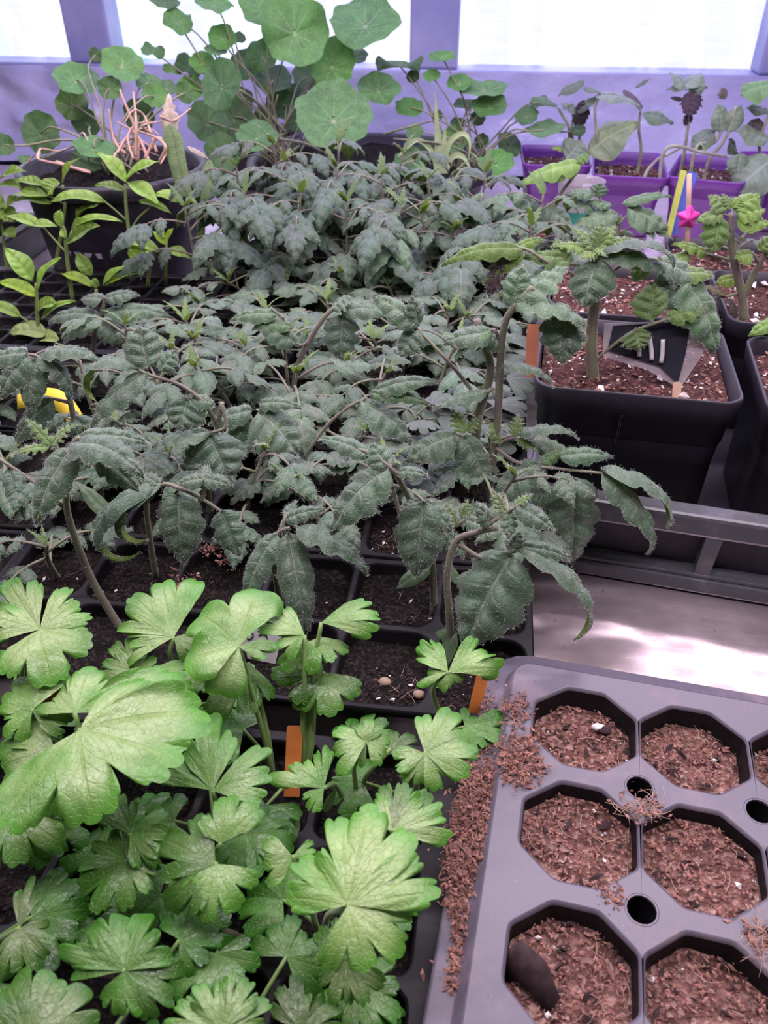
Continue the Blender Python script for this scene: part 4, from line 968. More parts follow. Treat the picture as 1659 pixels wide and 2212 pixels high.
celery('celery seedling with a five-lobed leaf at the octagon tray corner', (900, 1760), [
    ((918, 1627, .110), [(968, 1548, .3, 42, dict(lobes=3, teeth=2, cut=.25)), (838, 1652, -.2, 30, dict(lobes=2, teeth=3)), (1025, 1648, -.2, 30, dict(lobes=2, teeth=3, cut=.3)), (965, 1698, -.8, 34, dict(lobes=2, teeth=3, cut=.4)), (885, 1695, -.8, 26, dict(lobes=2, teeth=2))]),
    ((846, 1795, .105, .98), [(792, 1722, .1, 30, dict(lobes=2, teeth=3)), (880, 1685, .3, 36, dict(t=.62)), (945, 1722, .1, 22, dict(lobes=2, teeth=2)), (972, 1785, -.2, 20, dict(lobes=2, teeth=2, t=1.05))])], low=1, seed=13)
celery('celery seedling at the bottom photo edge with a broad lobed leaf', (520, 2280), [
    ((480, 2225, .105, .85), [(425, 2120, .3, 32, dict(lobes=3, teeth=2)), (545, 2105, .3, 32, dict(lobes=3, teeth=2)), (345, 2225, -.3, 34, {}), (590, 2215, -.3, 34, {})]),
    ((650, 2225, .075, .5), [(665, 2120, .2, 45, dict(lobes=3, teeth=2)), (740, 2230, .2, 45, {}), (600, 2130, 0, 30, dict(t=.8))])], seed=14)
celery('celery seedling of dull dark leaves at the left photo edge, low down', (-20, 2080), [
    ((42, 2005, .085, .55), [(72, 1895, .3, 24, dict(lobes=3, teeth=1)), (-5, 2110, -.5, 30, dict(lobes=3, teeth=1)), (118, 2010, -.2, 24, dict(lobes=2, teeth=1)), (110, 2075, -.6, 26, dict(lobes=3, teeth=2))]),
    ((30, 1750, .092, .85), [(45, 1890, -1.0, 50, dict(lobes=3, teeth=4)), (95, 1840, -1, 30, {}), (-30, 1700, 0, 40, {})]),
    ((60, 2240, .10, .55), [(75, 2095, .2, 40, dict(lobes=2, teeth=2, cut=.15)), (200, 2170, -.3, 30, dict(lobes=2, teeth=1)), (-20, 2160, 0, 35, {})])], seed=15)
# the small bare stems and fallen stalk in the dark gap
tag(obj('fallen_stalk', mesh('fallen_stalk', *tube_vf([atz(480, 2010, .040), atz(560, 2040, .042), atz(630, 2060, .039)], .0022, .0012, 6), M['tomstem'])), 'dark fallen stalk on the celery tray soil below the small fan leaves', 'stalk')

# ------------------------------------------------------------------ near tomatoes, leaf by leaf
T = dict
HANG = (0, .35, 1.0); RGTN = (.8, .6, .5); LFTN = (-.8, .6, .5)
hero('tomato seedling with a leaning hairy stem, far left of the nearest row', (268, 1368), [[(268, 1370, 0), (205, 1265, .2), (165, 1170, .4), (143, 1090, .5), (148, 1010, .2), (153, 975, 0)]], [
    ([(153, 980, 0), (160, 955, 0), (170, 945, 0)], [(152, 968, 0, 82, 1135, -2.5, 86, T(n=HANG, bend=.9)), (158, 960, 0, 312, 1035, -2, 100, T(bend=1.3, n=(.2, .7, .8))), (175, 942, .3, 318, 960, 1.5, 62, T(bend=.8)), (215, 985, 0, 300, 1062, -1, 70, T(bend=1.1))]),
    ([(138, 1095, .5), (90, 1055, 0), (-10, 985, 0)], [(62, 1040, 0, 30, 1105, -2, 62, T(n=HANG)), (20, 1010, 0, 55, 1120, -1.5, 50, T(n=HANG, tint=(.85, .9, .9)))]),
    ([(150, 985, 0), (115, 965, .3)], [(112, 962, .3, 55, 905, .8, 42, T(kind='young')), (112, 962, .3, 165, 918, .8, 46, T(kind='young')), (108, 965, .2, 28, 985, -.5, 40, T(kind='young', bend=.9))])],
    cots=[])
hero('tomato seedling with a leaf curled into a hook, nearest row at left', (338, 1250), [[(338, 1252, 0), (322, 1150, .1), (318, 1075, .1), (345, 1048, 0)]], [
    ([(322, 1078, .1), (352, 1046, 0), (395, 1058, -.3), (440, 1080, -.5), (480, 1106, -.8)], [
        (350, 1048, 0, 318, 1165, -1.2, 78, T(n=(-.8, .5, .45), bend=2.5, curl=1.2, cup=.6)), (340, 1055, -.3, 302, 1192, -1.6, 70, T(n=(-.9, .2, .5), bend=2.7, curl=1.4, cup=.6, tint=(.7, .8, .78))),
        (385, 1066, -.3, 398, 1216, -1.8, 104, T(n=HANG, bend=.6)), (478, 1102, -.8, 518, 1202, -1.6, 72, T(n=HANG, bend=.5)), (345, 1047, 0, 305, 1028, .8, 40, {})]),
    ([(436, 1082, -.5), (441, 1055, -.3), (440, 1032, -.2)], [(441, 1034, -.2, 385, 1048, -.5, 44, T(bend=.7)), (441, 1034, -.2, 502, 1052, -.6, 44, T(bend=.7)), (440, 1032, -.2, 445, 1010, 1, 30, {})])],
    cots=[(240, 1120, .5, 165, 1040, 1.2, 40, None), (190, 1165, .4, 245, 1080, 1.0, 28, None)], stemr=.0023)
hero('tomato seedling with the big drooping claw-like leaf, middle of the nearest row', (606, 1303), [[(606, 1305, 0), (594, 1225, .2), (592, 1165, .4), (604, 1150, .2)]], [
    ([(592, 1175, .4), (606, 1148, .1), (625, 1140, 0)], [(598, 1152, 0, 538, 1312, -2.2, 70, T(n=(-.35, .4, 1), bend=1.0, curl=.4)), (622, 1150, 0, 658, 1368, -2.8, 78, T(n=(.1, .5, 1), bend=.7, curl=1.1)), (640, 1140, 0, 790, 1242, -1.4, 92, T(n=(.4, .9, .5), bend=1.1)), ]),
    ([(604, 1150, .2), (615, 1122, .6), (622, 1108, 1)], [(614, 1122, .6, 702, 1102, 1.2, 46, T(bend=.7)), (616, 1118, .8, 640, 1085, 2, 30, {})])],
    cots=[(500, 1310, 0, 382, 1375, -.4, 82, (0, .8, .6)), (500, 1310, 0, 560, 1290, .2, 60, None)])
hero('tomato seedling with a reddish stem, right of the claw-like leaf', (936, 1326), [[(936, 1328, 0), (936, 1260, .1), (930, 1190, .3), (905, 1120, .5), (870, 1050, .4), (852, 1020, .2)]], [
    ([(905, 1115, .5), (868, 1045, .2), (845, 1012, 0), (800, 980, .5), (760, 965, 1)], [(838, 1010, 0, 722, 1155, -2, 118, T(n=(-.3, .7, .8), bend=.9)), (800, 985, .5, 690, 952, 1.8, 52, T(bend=.9)), (860, 1018, 0, 925, 1030, -.3, 40, {}), (840, 1015, 0, 800, 960, 1.0, 60, {})]),
    ([(925, 1170, .3), (918, 1110, 0), (912, 1085, -.2)], [(914, 1082, -.2, 898, 1245, -1.8, 112, T(n=HANG, bend=.8)), (918, 1085, 0, 975, 1150, -.6, 60, {}), (905, 1082, 0, 870, 1100, -.3, 40, {})]),
    ([(930, 1190, .3), (965, 1150, .5), (1010, 1120, .5)], [(965, 1150, .4, 1000, 1205, -.6, 46, {}), (985, 1135, .4, 960, 1090, .8, 42, T(kind='young')), (1005, 1122, .5, 1060, 1150, .3, 48, {}), (1000, 1122, .5, 1010, 1080, 1.0, 40, T(kind='young'))])],
    cots=[(930, 1222, 0, 855, 1272, -.6, 46, None), (955, 1215, .2, 1000, 1270, 0, 34, None)])
hero('tomato seedling with a broad lobed leaf hanging over the pack edge', (975, 1402), [[(975, 1405, 0), (970, 1320, 0), (966, 1240, .2), (985, 1170, .5), (1030, 1150, .5), (1075, 1140, .6)]], [
    ([(985, 1172, .5), (1040, 1205, .2), (1085, 1195, 0), (1120, 1190, 0)], [(1105, 1195, 0, 1008, 1398, -2.2, 172, T(n=(-.25, .5, 1), bend=.7)), (1122, 1188, 0, 1238, 1382, -1.5, 92, T(n=(.75, .75, .4), bend=1.5, curl=.9)), (1125, 1180, .3, 1228, 1212, .8, 52, T(bend=.9)), (1100, 1190, 0, 1125, 1150, .6, 46, {})]),
    ([(1030, 1150, .5), (1060, 1130, .5), (1120, 1090, .6)], [(1060, 1135, .5, 1020, 1085, .6, 50, {}), (1090, 1110, .6, 1062, 1060, 1, 46, T(kind='young')), (1115, 1092, .6, 1195, 1150, -.2, 58, {}), (1110, 1095, .6, 1150, 1070, 1, 36, T(kind='young')), (1100, 1105, .6, 1098, 1165, -.3, 40, {})])],
    cots=[(984, 1362, 0, 872, 1502, -1.4, 80, (-.3, .4, 1)), (860, 1410, .5, 808, 1402, .6, 26, None)])
hero('tallest tomato seedling beside the crate, with a leaf arm reaching over it', (1052, 1095), [
    [.0034, (1050, 1105, 0), (1062, 1010, .2), (1075, 900, .3), (1080, 790, .4), (1090, 700, .2), (1118, 655, 0), (1150, 620, 0)], [.0040, (1020, 1075, .6), (1024, 980, .6), (1036, 890, .8), (1060, 800, 1.0), (1045, 740, 1.2), (1030, 690, 1.3)]], [
    ([(1068, 965, .2), (1120, 1000, -1.5), (1200, 1012, -2.5), (1300, 1022, -3.2)], [(1236, 1030, -3, 1232, 1212, -4.5, 132, T(n=(0, .3, 1), bend=.5)), (1300, 1022, -3.3, 1395, 1195, -4.6, 84, T(n=(.4, .6, .8), bend=.7, curl=.9)), (1300, 1015, -3.2, 1440, 1140, -4, 96, T(n=(.6, .8, .3), bend=1.4, curl=.5)), (1208, 985, -2.4, 1322, 990, -1.6, 54, T(bend=.7)), (1165, 1000, -2, 1060, 1095, -3, 96, T(n=(-.3, .6, .8), bend=.6)), (1170, 1000, -2, 1215, 975, -1.2, 34, T(tint=(.9, 1.1, .6)))]),
    ([(1030, 975, .4), (1000, 945, -.5), (985, 938, -.8)], [(985, 938, -.8, 880, 1000, -2, 92, T(n=(-.2, .7, .8), bend=.6)), (1000, 942, -.8, 1052, 1055, -2, 78, T(n=(.1, .5, 1), bend=.6)), (1005, 935, -.5, 975, 885, .4, 58, T(kind='young')), (1010, 935, -.3, 1040, 900, .4, 40, T(kind='young'))]),
    ([(1072, 965, .2), (1095, 950, -.2), (1115, 945, -.4)], [(1112, 945, -.4, 1120, 895, .2, 48, T(kind='young', mat='young')), (1118, 940, -.4, 1248, 950, -.8, 58, T(bend=1.2, n=(.1, .9, .4))), (1115, 948, -.4, 1160, 975, -.8, 36, T(kind='young')), (1080, 960, 0, 1050, 905, .3, 40, T(kind='young'))]),
    ([(1078, 800, .4), (1086, 792, .2)], [(1086, 792, .2, 1194, 838, -.6, 62, T(n=(.3, .9, .4), bend=1.2))]),
    ([(1066, 840, .8), (1050, 848, .2)], [(1052, 846, .2, 935, 888, -.6, 62, T(bend=.5, n=(-.1, .9, .6)))]),
    ([(1080, 735, .4), (1070, 715, 0), (1060, 712, 0)], [(1064, 718, 0, 958, 745, -.6, 70, T(bend=.7)), (1062, 715, 0, 985, 790, -.8, 46, T(n=(-.9, .3, .4), bend=1.4, tint=(.9, 1.2, .6)))]),
    ([(1110, 665, 0), (1120, 655, 0)], [(1118, 655, 0, 1225, 585, 1.5, 108, T(n=(-.2, .9, .6), bend=.7, tint=(1.15, 1.25, 1.1))), (1112, 665, 0, 1256, 720, -1, 112, T(n=(.3, .9, .5), bend=1.5, tint=(1.05, 1.15, 1))), (1105, 660, 0, 1130, 575, 1, 70, T(tint=(1.1, 1.2, 1.05)))]),
    ([(1180, 660, .5), (1220, 672, 0)], [(1222, 670, 0, 1214, 785, -1.2, 106, T(n=HANG, bend=.5, tint=(.8, .85, .82)))]),
    ([(1060, 800, 1), (1045, 740, 1.2)], [(1045, 740, 1, 1000, 735, .8, 50, {}), (1050, 720, 1, 1090, 760, .5, 56, T(tint=(.7, .8, .8)))]),
    ([(1040, 870, .8), (985, 800, .4), (930, 740, 1), (895, 705, 1.4)], [(905, 705, 1.2, 800, 640, 2, 70, T(bend=.6)), (900, 710, 1.2, 868, 770, .4, 80, T(n=(-.1, .7, .7), bend=.7)), (905, 700, 1.3, 885, 640, 1.4, 54, T(bend=.5)), (880, 690, 1.4, 745, 665, 2, 50, T(bend=1.0, n=(-.2, .9, .3)))])],
    cots=[(1000, 985, .2, 960, 1000, .2, 46, None), (1010, 990, .4, 1015, 1010, 0, 34, None)], soilz=.045)
# mid-row leaves that show large
def mid(label, x, y, Y, stems, leaves, **k):
    return hero(label, (x, y), stems, leaves, **k)
hero('tomato seedling whose long arched leaf curls at left, second row', (455, 1125), [[(455, 1125, 0), (450, 1010, 0), (470, 920, 0), (480, 870, 0)]], [
    ([(468, 915, 0), (440, 870, -.5), (390, 832, -.6), (330, 812, -.5), (290, 795, -.3)], [(320, 808, -.5, 205, 930, -2, 96, T(n=(-.4, .7, .8), bend=.9)), (300, 798, -.4, 210, 868, -.6, 62, T(n=(-.7, .8, .2), bend=2.3, curl=1.0)), (318, 795, -.3, 302, 705, 1.2, 92, T(n=(0, .5, 1), bend=.3)), (345, 800, -.4, 385, 760, .6, 60, T(tint=(.75, .85, .8))), (405, 862, -.6, 392, 930, -1.6, 94, T(n=HANG)), (415, 862, -.6, 462, 875, -.3, 46, {})]),
    ([(478, 870, 0), (488, 920, -.5), (455, 935, -1)], [(452, 940, -1, 500, 1045, -2.2, 112, T(n=HANG, bend=.6)), (455, 938, -1, 330, 975, -1.6, 84, T(bend=1.0, n=(-.2, .9, .5))), (450, 940, -1, 405, 1005, -1.2, 70, T(tint=(.7, .85, .75)))])])
hero('tomato seedling with a pale quilted leaf right of the arched one, second row', (600, 1080), [[(600, 1085, 0), (590, 1000, .2), (560, 940, .3), (540, 900, .3)]], [
    ([(595, 1010, .2), (550, 930, .3), (540, 905, .3)], [(560, 890, 0, 640, 985, -1.6, 128, T(n=(.2, .6, .9), bend=.8)), (545, 885, .2, 452, 920, -.3, 62, T(bend=.5)), (560, 872, .5, 655, 885, 0, 44, T(bend=.9)), (530, 900, .2, 500, 990, -.4, 60, T(tint=(.7, .8, .8)))]),
    ([(600, 1080, 0), (690, 940, .8), (745, 885, 1), (790, 860, 1.2)], [(780, 868, 1, 885, 962, -.4, 98, T(n=(.3, .7, .7), bend=.8)), (810, 845, 1.2, 950, 830, 1.4, 54, T(bend=.9)), (800, 850, 1.1, 932, 880, 1, 44, T(bend=.9, tint=(1, 1.1, .8)))])])
hero('tomato seedling with a thick pale stalk climbing to twin leaves, third row', (628, 870), [[.0030, (628, 900, 0), (640, 800, 0), (672, 730, 0), (705, 680, .3), (740, 655, .5)]], [
    ([(672, 730, 0), (655, 745, -.3), (640, 742, -.3)], [(640, 742, -.3, 555, 705, .2, 66, T(bend=.9)), (655, 780, -.2, 806, 845, -1.4, 92, T(n=(.3, .8, .6), bend=1.0)), (630, 705, .2, 545, 715, .3, 42, T(bend=1.1, tint=(1, 1.1, .8)))]),
    ([(705, 680, .3), (740, 648, .4)], [(720, 668, .3, 760, 645, .5, 62, T(n=(-.5, .7, .6), bend=1.0)), (735, 670, .3, 870, 690, .3, 52, T(bend=.8)), (740, 680, .3, 735, 780, -.6, 82, T(n=HANG, tint=(.85, .8, .9)))]),
    ([(615, 690, .5), (585, 665, .6)], [(600, 678, .5, 498, 695, .4, 48, T(bend=.7, tint=(1, 1.1, .85)))])], soilz=.045)
hero('tomato seedling with long wing-like leaves at the left of the third row', (200, 770), [[(200, 800, 0), (205, 720, 0), (222, 668, 0), (226, 640, 0)]], [
    ([(210, 700, 0), (212, 684, 0)], [(215, 682, 0, 108, 700, -.6, 54, T(bend=1.1)), (225, 680, 0, 375, 690, -.4, 62, T(bend=.9)), (222, 645, 0, 180, 650, .3, 46, T(bend=.8)), (228, 645, 0, 300, 640, .8, 46, T(bend=.8)), (212, 690, 0, 140, 740, -.6, 50, T(bend=.7)), (218, 700, 0, 270, 745, -.6, 60, {})])])
hero('tomato seedling with three claw leaflets above the yellow tag, left', (170, 1075), [[(170, 1075, 0), (165, 960, 0), (150, 860, .2), (115, 800, .3), (80, 770, 0)]], [
    ([(115, 800, .3), (80, 770, 0), (50, 765, -.5)], [(60, 765, -.5, 8, 860, -1.6, 74, T(n=HANG, bend=.9)), (75, 775, -.5, 72, 898, -1.6, 66, T(n=HANG, bend=.9)), (85, 768, -.3, 148, 866, -1.2, 62, T(n=(.7, .6, .5), bend=1.5, tint=(.7, .75, .72))), (92, 765, -.2, 212, 785, -.3, 78, T(bend=1.1, n=(.1, .9, .5), tint=(.85, .9, .85))), (60, 762, -.4, -25, 790, -.3, 62, T(bend=.8))]),
    ([(152, 870, .2), (110, 860, -.4)], [(115, 862, -.4, 40, 960, -1.2, 70, T(n=HANG, tint=(.7, .75, .75))), (160, 900, .2, 225, 975, -.6, 60, T(tint=(.7, .8, .75)))])])

# ------------------------------------------------------------------ the tomato block: seedlings grown by rule in the cells further back
taken = [(-.214, .352), (-.213, .405), (-.12, .393), (-.016, .394), (-.002, .364), (.02, .50)]
k = 0; rw = np.random.RandomState(21)
names_r = ['second', 'third', 'fourth', 'fifth', 'sixth', 'seventh', 'eighth', 'ninth', 'tenth', 'eleventh', 'twelfth']
GT = []
for ri in range(1, 10):
    Y = .3365+.0652*(ri % 2)+.1375*(ri//2)
    for ci in range(0, 10):
        X = -.1015+.0592*2-.0592*(ci % 3)-.1815*(ci//3)
        px_l = -.50*Y-.19
        if X < px_l-.02 or ci > 8: continue
        if ri >= 6 and ci > 5: continue
        if ri >= 5 and ci > 6: continue
        if any((X-a)**2+(Y-b)**2 < .026**2 for a, b in taken): continue
        GT.append((ri, ci, X, Y))
for (ri, ci, X, Y) in GT:
    k += 1
    if ri == 1 and not (ci in (2, 5, 7)): continue
    if ri in (2, 3) and rw.rand() < .25: continue
    if ri in (2, 3) and X < -.29 and rw.rand() < .6: continue
    if ri == 1: h, sz, nl, lod, hr = .045, .040, 4, 1, 120
    elif ri <= 3: h, sz, nl, lod, hr = .045+.025*rw.rand(), .050, 4, 1, 130
    elif ri <= 5: h, sz, nl, lod, hr = .050+.022*rw.rand(), .056, 5, 2, 60
    else: h, sz, nl, lod, hr = .034+.018*rw.rand(), .058, 5, 2, 24
    lab = 'hairy grey green tomato seedling, %s row of cells back, %s from the crate side' % (names_r[ri-1], ordn[ci])
    base = (X+.006*rw.randn(), Y+.006*rw.randn(), .045)
    if ri in (4, 5, 6) and ci in (0, 1) and rw.rand() < .6 or (ri == 3 and ci == 1):
        # low seedling with rounded grey lobes
        pl = Plant('lobed_seedling', lab.replace('hairy grey green tomato', 'low round-lobed grey'), 'seedling', base, None)
        hh = .030+.012*rw.rand()
        pl.tube('stem', [pl.base, pl.base+(.002, 0, hh*.5), pl.base+(0, .002, hh)], .0015, .001, 'tomstem', seg=6)
        for q in range(9):
            a = q*2.4+rw.rand(); d = np.array((math.cos(a), math.sin(a), 0)); z = hh*(.45+.065*q); l = .020+.012*rw.rand()
            p = pl.base+(0, 0, z); n1 = p+d*l*.55+WUP*.004
            lo = pl.tube('leaf', [p, p+d*l*.3+WUP*.004, n1], .0009, .0006, 'tomstem', seg=5)
            pl.put('leaf_blade', fan(n1, n1+d*l+WUP*(-.004+.004*rw.rand()), WUP+.2*rw.randn(3), 66, 5, .2, 1, .4, .2, .3, 'roundlobe', (41, 6), .05), lo, jitter_tint(rw, .85, 1.15))
        continue
    gen_tomato(lab, base, h, sz, nl, lod, hr, 100+k, None, (.012*rw.randn(), .012*rw.randn()-.004), .45, True, .8 if ri < 6 else .45)
# the taller group behind (they stand about half as high again)
BK = [(-.34, .93, .110), (-.285, .955, .120), (-.225, .95, .125), (-.165, .955, .115), (-.11, .95, .115), (-.055, .955, .105), (-.31, 1.02, .135), (-.25, 1.03, .140), (-.19, 1.03, .135), (-.13, 1.04, .125), (-.07, 1.03, .125),
      (-.01, 1.02, .100), (.045, .96, .095), (-.27, 1.10, .145), (-.20, 1.11, .145), (-.13, 1.12, .135), (.0, 1.11, .115), (.06, 1.05, .105), (-.05, 1.13, .105), (.02, .90, .075), (-.02, .96, .085)]
for i, (x, y, h) in enumerate(BK):
    gen_tomato('tall dark tomato seedling in the dense rear group, %s of its row from the left' % ['first', 'second', 'third', 'fourth', 'fifth', 'sixth', 'seventh'][i % 7] if False else
               ('tall dark tomato seedling of the dense rear group, %s row, %s from the left' % (('front', i+1) if i < 6 else ('middle', i-5) if i < 13 else ('back', i-12))).replace('1 from', 'first from').replace('2 from', 'second from').replace('3 from', 'third from').replace('4 from', 'fourth from').replace('5 from', 'fifth from').replace('6 from', 'sixth from').replace('7 from', 'seventh from').replace('8 from', 'eighth from'),
               (x, y, .045), h, .074, 6, 1, 70, 400+i, None, (.01*rw.randn(), -.012), .42, True, 1.25, tint=tuple(np.array((.72, .76, .80))*(.9+.25*rw.rand())) if i not in (5, 11, 17) else (1.05, 1.15, 1))

# ------------------------------------------------------------------ the sturdy potted tomato and its neighbours
hero('sturdy potted tomato with a thick dark stem behind the crate rim', (1281, 826), [[.0052, (1281, 828, 0), (1277, 740, 0), (1284, 660, .2), (1290, 590, .4), (1290, 545, .5)]], [
    ([(1284, 660, .2), (1250, 600, 0), (1180, 565, -.5), (1140, 540, -.5), (1105, 532, 0)], [(1130, 538, -.3, 955, 578, -1.5, 62, T(bend=.9, mat='young', tint=(.7, .75, .5))), (1130, 545, -.3, 1045, 615, -1, 46, T(n=(-.6, .3, .8), bend=.7, mat='young', tint=(.65, .75, .3))), (1115, 535, 0, 1175, 520, 1, 34, T(mat='young', tint=(.7, .8, .4))), (1095, 545, -.6, 1055, 640, -1.2, 52, T(kind='ragged', mat='dead', n=HANG, tint=(1.6, 1.5, 1.2)))]),
    ([(1290, 590, .4), (1240, 570, .2), (1200, 590, 0)], [(1235, 568, .2, 1130, 560, .3, 62, T(mat='young', tint=(.8, .85, .8))), (1215, 580, 0, 1140, 610, -.8, 58, T()), (1225, 575, 0, 1200, 520, 1.2, 56, T(mat='young'))]),
    ([(1290, 560, .4), (1292, 548, .3)], [(1290, 560, .3, 1262, 665, -2, 104, T(n=(-.3, .5, 1), bend=.8, tint=(.75, .8, .72))), (1295, 552, .3, 1452, 590, -.8, 84, T(n=(.1, 1, .35), bend=1.6, curl=.8, tint=(.62, .68, .75))), (1300, 555, .2, 1448, 620, .4, 86, T(n=(.3, .8, .6), bend=1.3, tint=(.75, .85, .75)))]),
    ([(1286, 640, .2), (1320, 590, 1), (1370, 560, 2), (1430, 560, 2.4)], [(1420, 562, 2.2, 1505, 620, 2, 96, T(bend=.9)), (1480, 600, 1.8, 1536, 768, .2, 118, T(n=(.25, .4, 1), bend=.8, tint=(1.1, 1.2, 1.0))), (1440, 575, 2, 1470, 690, .8, 92, T(n=(0, .5, 1))), (1395, 562, 2, 1370, 610, 1, 46, T(mat='young')), (1460, 590, 2, 1540, 600, 2.4, 56, T(mat='young'))]),
    ([(1280, 785, 0), (1320, 750, -.3), (1370, 715, -.5), (1440, 690, -.2), (1478, 678, 0)], [(1372, 712, -.5, 1382, 752, -1.2, 74, T(n=HANG, mat='young', tint=(.85, .85, .9))), (1408, 690, -.4, 1405, 612, .2, 92, T(n=(0, .4, 1), mat='young', tint=(.9, .95, 1))), (1440, 690, -.3, 1525, 668, .6, 56, T(mat='young', tint=(.8, .85, .7)))]),
    ([(1288, 560, .4), (1270, 520, .6)], [(1285, 545, .4, 1190, 535, .6, 56, T(kind='young', tint=(1.1, 1.15, .9))), (1285, 540, .4, 1238, 495, 1, 52, T(kind='young')), (1290, 540, .5, 1300, 480, 1, 60, T(kind='young')), (1292, 540, .5, 1370, 520, 1, 60, T(kind='young')), (1290, 540, .4, 1330, 490, 1.2, 56, T(kind='young', tint=(1.1, 1.15, .9))), (1288, 545, .4, 1255, 560, -.6, 46, T(kind='young', tint=(1.2, 1.2, .9))), (1290, 535, .6, 1310, 555, -.6, 44, T(kind='young', tint=(1.2, 1.2, .9)))])],
    soilz=.114, name='potted_tomato', stemr=.005)
hero('pale upright potted tomato with forked stem, by the star stick', (1607, 692), [[.0046, (1607, 695, 0), (1603, 640, 0), (1585, 560, .2), (1578, 500, .3), (1580, 460, .4)], [.0034, (1604, 645, 0), (1630, 590, 0), (1665, 530, 0), (1690, 500, 0)]], [
    ([(1580, 562, .2), (1530, 550, .2), (1485, 545, .4)], [(1530, 550, .2, 1450, 530, .6, 40, T(mat='young', tint=(1.1, 1.1, .7))), (1490, 548, .4, 1440, 575, 0, 40, T(mat='young', tint=(1, 1, .7)))]),
    ([(1580, 470, .4), (1545, 455, 0)], [(1552, 470, 0, 1538, 548, -1, 66, T(n=HANG, mat='young', tint=(.75, .85, .75))), (1560, 462, .2, 1505, 482, -.4, 46, T(mat='young')), (1570, 455, .4, 1530, 425, 1, 54, T(mat='young')), (1578, 455, .4, 1560, 420, 1, 40, T(kind='young')), (1585, 455, .4, 1640, 425, 1, 70, T(mat='young', tint=(1.1, 1.15, .8))), (1590, 460, .3, 1650, 460, 0, 66, T(mat='young', tint=(1.15, 1.2, .8))), (1590, 475, .2, 1660, 490, -.4, 64, T(mat='young', tint=(1.15, 1.2, .8))), (1582, 450, .4, 1600, 428, .6, 50, T(kind='young', tint=(1.2, 1.25, .8)))]),
    ([(1640, 570, 0), (1625, 545, -.3)], [(1625, 548, -.3, 1590, 560, -.6, 50, T(mat='young', tint=(1.1, 1.1, .8))), (1640, 540, 0, 1670, 515, 0, 50, T(mat='young', tint=(1.1, 1.1, .8)))]),
    ([(1600, 630, 0), (1570, 640, -.3), (1525, 645, -.5)], [(1570, 640, -.3, 1515, 620, 0, 30, T(kind='ragged', mat='dead', tint=(3, 3.6, 1.6))), (1575, 645, -.3, 1590, 695, -.6, 30, T(kind='ragged', mat='dead', tint=(1.5, 1.6, 1.2))), (1590, 600, .5, 1545, 615, .2, 40, T(mat='young', tint=(1.1, 1.0, .5)))])],
    soilz=.108, name='potted_tomato', stemr=.004, hair=.5)
hero('light green tomato tip entering at the right photo edge', (1700, 760), [[.003, (1700, 760, 0), (1690, 720, 0), (1680, 690, 0)]], [([(1690, 720, 0), (1680, 700, -.2)], [(1685, 690, -.2, 1617, 728, -.8, 42, T(mat='young', tint=(1.1, 1.2, .9)))])], soilz=.114, hair=.3)
# arching soft leaves of the plants behind it
hero('soft grey green tomato with spread leaves in the low black pot', (1330, 545), [[.003, (1330, 560, 0), (1336, 500, 0), (1340, 468, .2)]], [
    ([(1338, 490, 0), (1340, 465, 0)], [(1335, 462, 0, 1230, 505, -1, 68, T(tint=(1.25, 1.3, 1.1), bend=.8)), (1345, 440, 0, 1452, 428, .6, 34, T(tint=(1.2, 1.3, 1.1))), (1355, 450, 0, 1440, 500, -1, 82, T(tint=(1.2, 1.3, 1.15), bend=.6)), (1320, 445, .3, 1262, 440, .6, 30, T(tint=(1.2, 1.3, 1.1))), (1325, 470, -.3, 1215, 520, -1.4, 50, T(tint=(1.25, 1.35, 1.05)))]),
    ([(1332, 520, 0), (1300, 440, .4), (1285, 410, .4)], [(1290, 425, .4, 1298, 395, .6, 40, T(tint=(1.1, 1.2, 1.1))), (1285, 420, .4, 1220, 422, .4, 36, T(tint=(1.1, 1.2, 1.1)))])], soilz=.076, hair=.3, name='potted_tomato')
hero('light green tomato with long smooth leaves left of the clear cup', (1190, 500), [[.003, (1190, 520, 0), (1200, 440, 0), (1240, 380, .3), (1250, 365, .4)]], [
    ([(1225, 400, .2), (1250, 360, .3)], [(1255, 352, .3, 1118, 408, -1, 62, T(tint=(1.4, 1.5, 1.2), mat='young', bend=.6)), (1250, 362, .3, 1165, 400, -.6, 50, T(mat='young', tint=(.9, .95, .9))), (1245, 350, .4, 1275, 335, .6, 34, T(mat='young', tint=(.8, .9, .8)))]),
    ([(1195, 470, 0), (1160, 430, 0)], [(1160, 450, 0, 1090, 420, .5, 56, T(tint=(1.1, 1.2, 1.1))), (1175, 445, 0, 1235, 500, -1.2, 60, T(n=HANG)), (1165, 450, 0, 1130, 500, -1, 60, T(tint=(.8, .9, .9)))])], soilz=.060, hair=.3)
gen_tomato('small tomato seedling at the near left corner of the low black pot', (.10, .985, .076), .05, .05, 4, 2, 20, 903, lean=(0, -.01))
gen_tomato('dark little tomato seedling behind the soft grey green one', (.165, 1.06, .076), .035, .045, 4, 2, 20, 904)
gen_tomato('small weedy seedling in the pot behind the star stick', (.305, 1.02, .080), .03, .034, 4, 2, 20, 905)

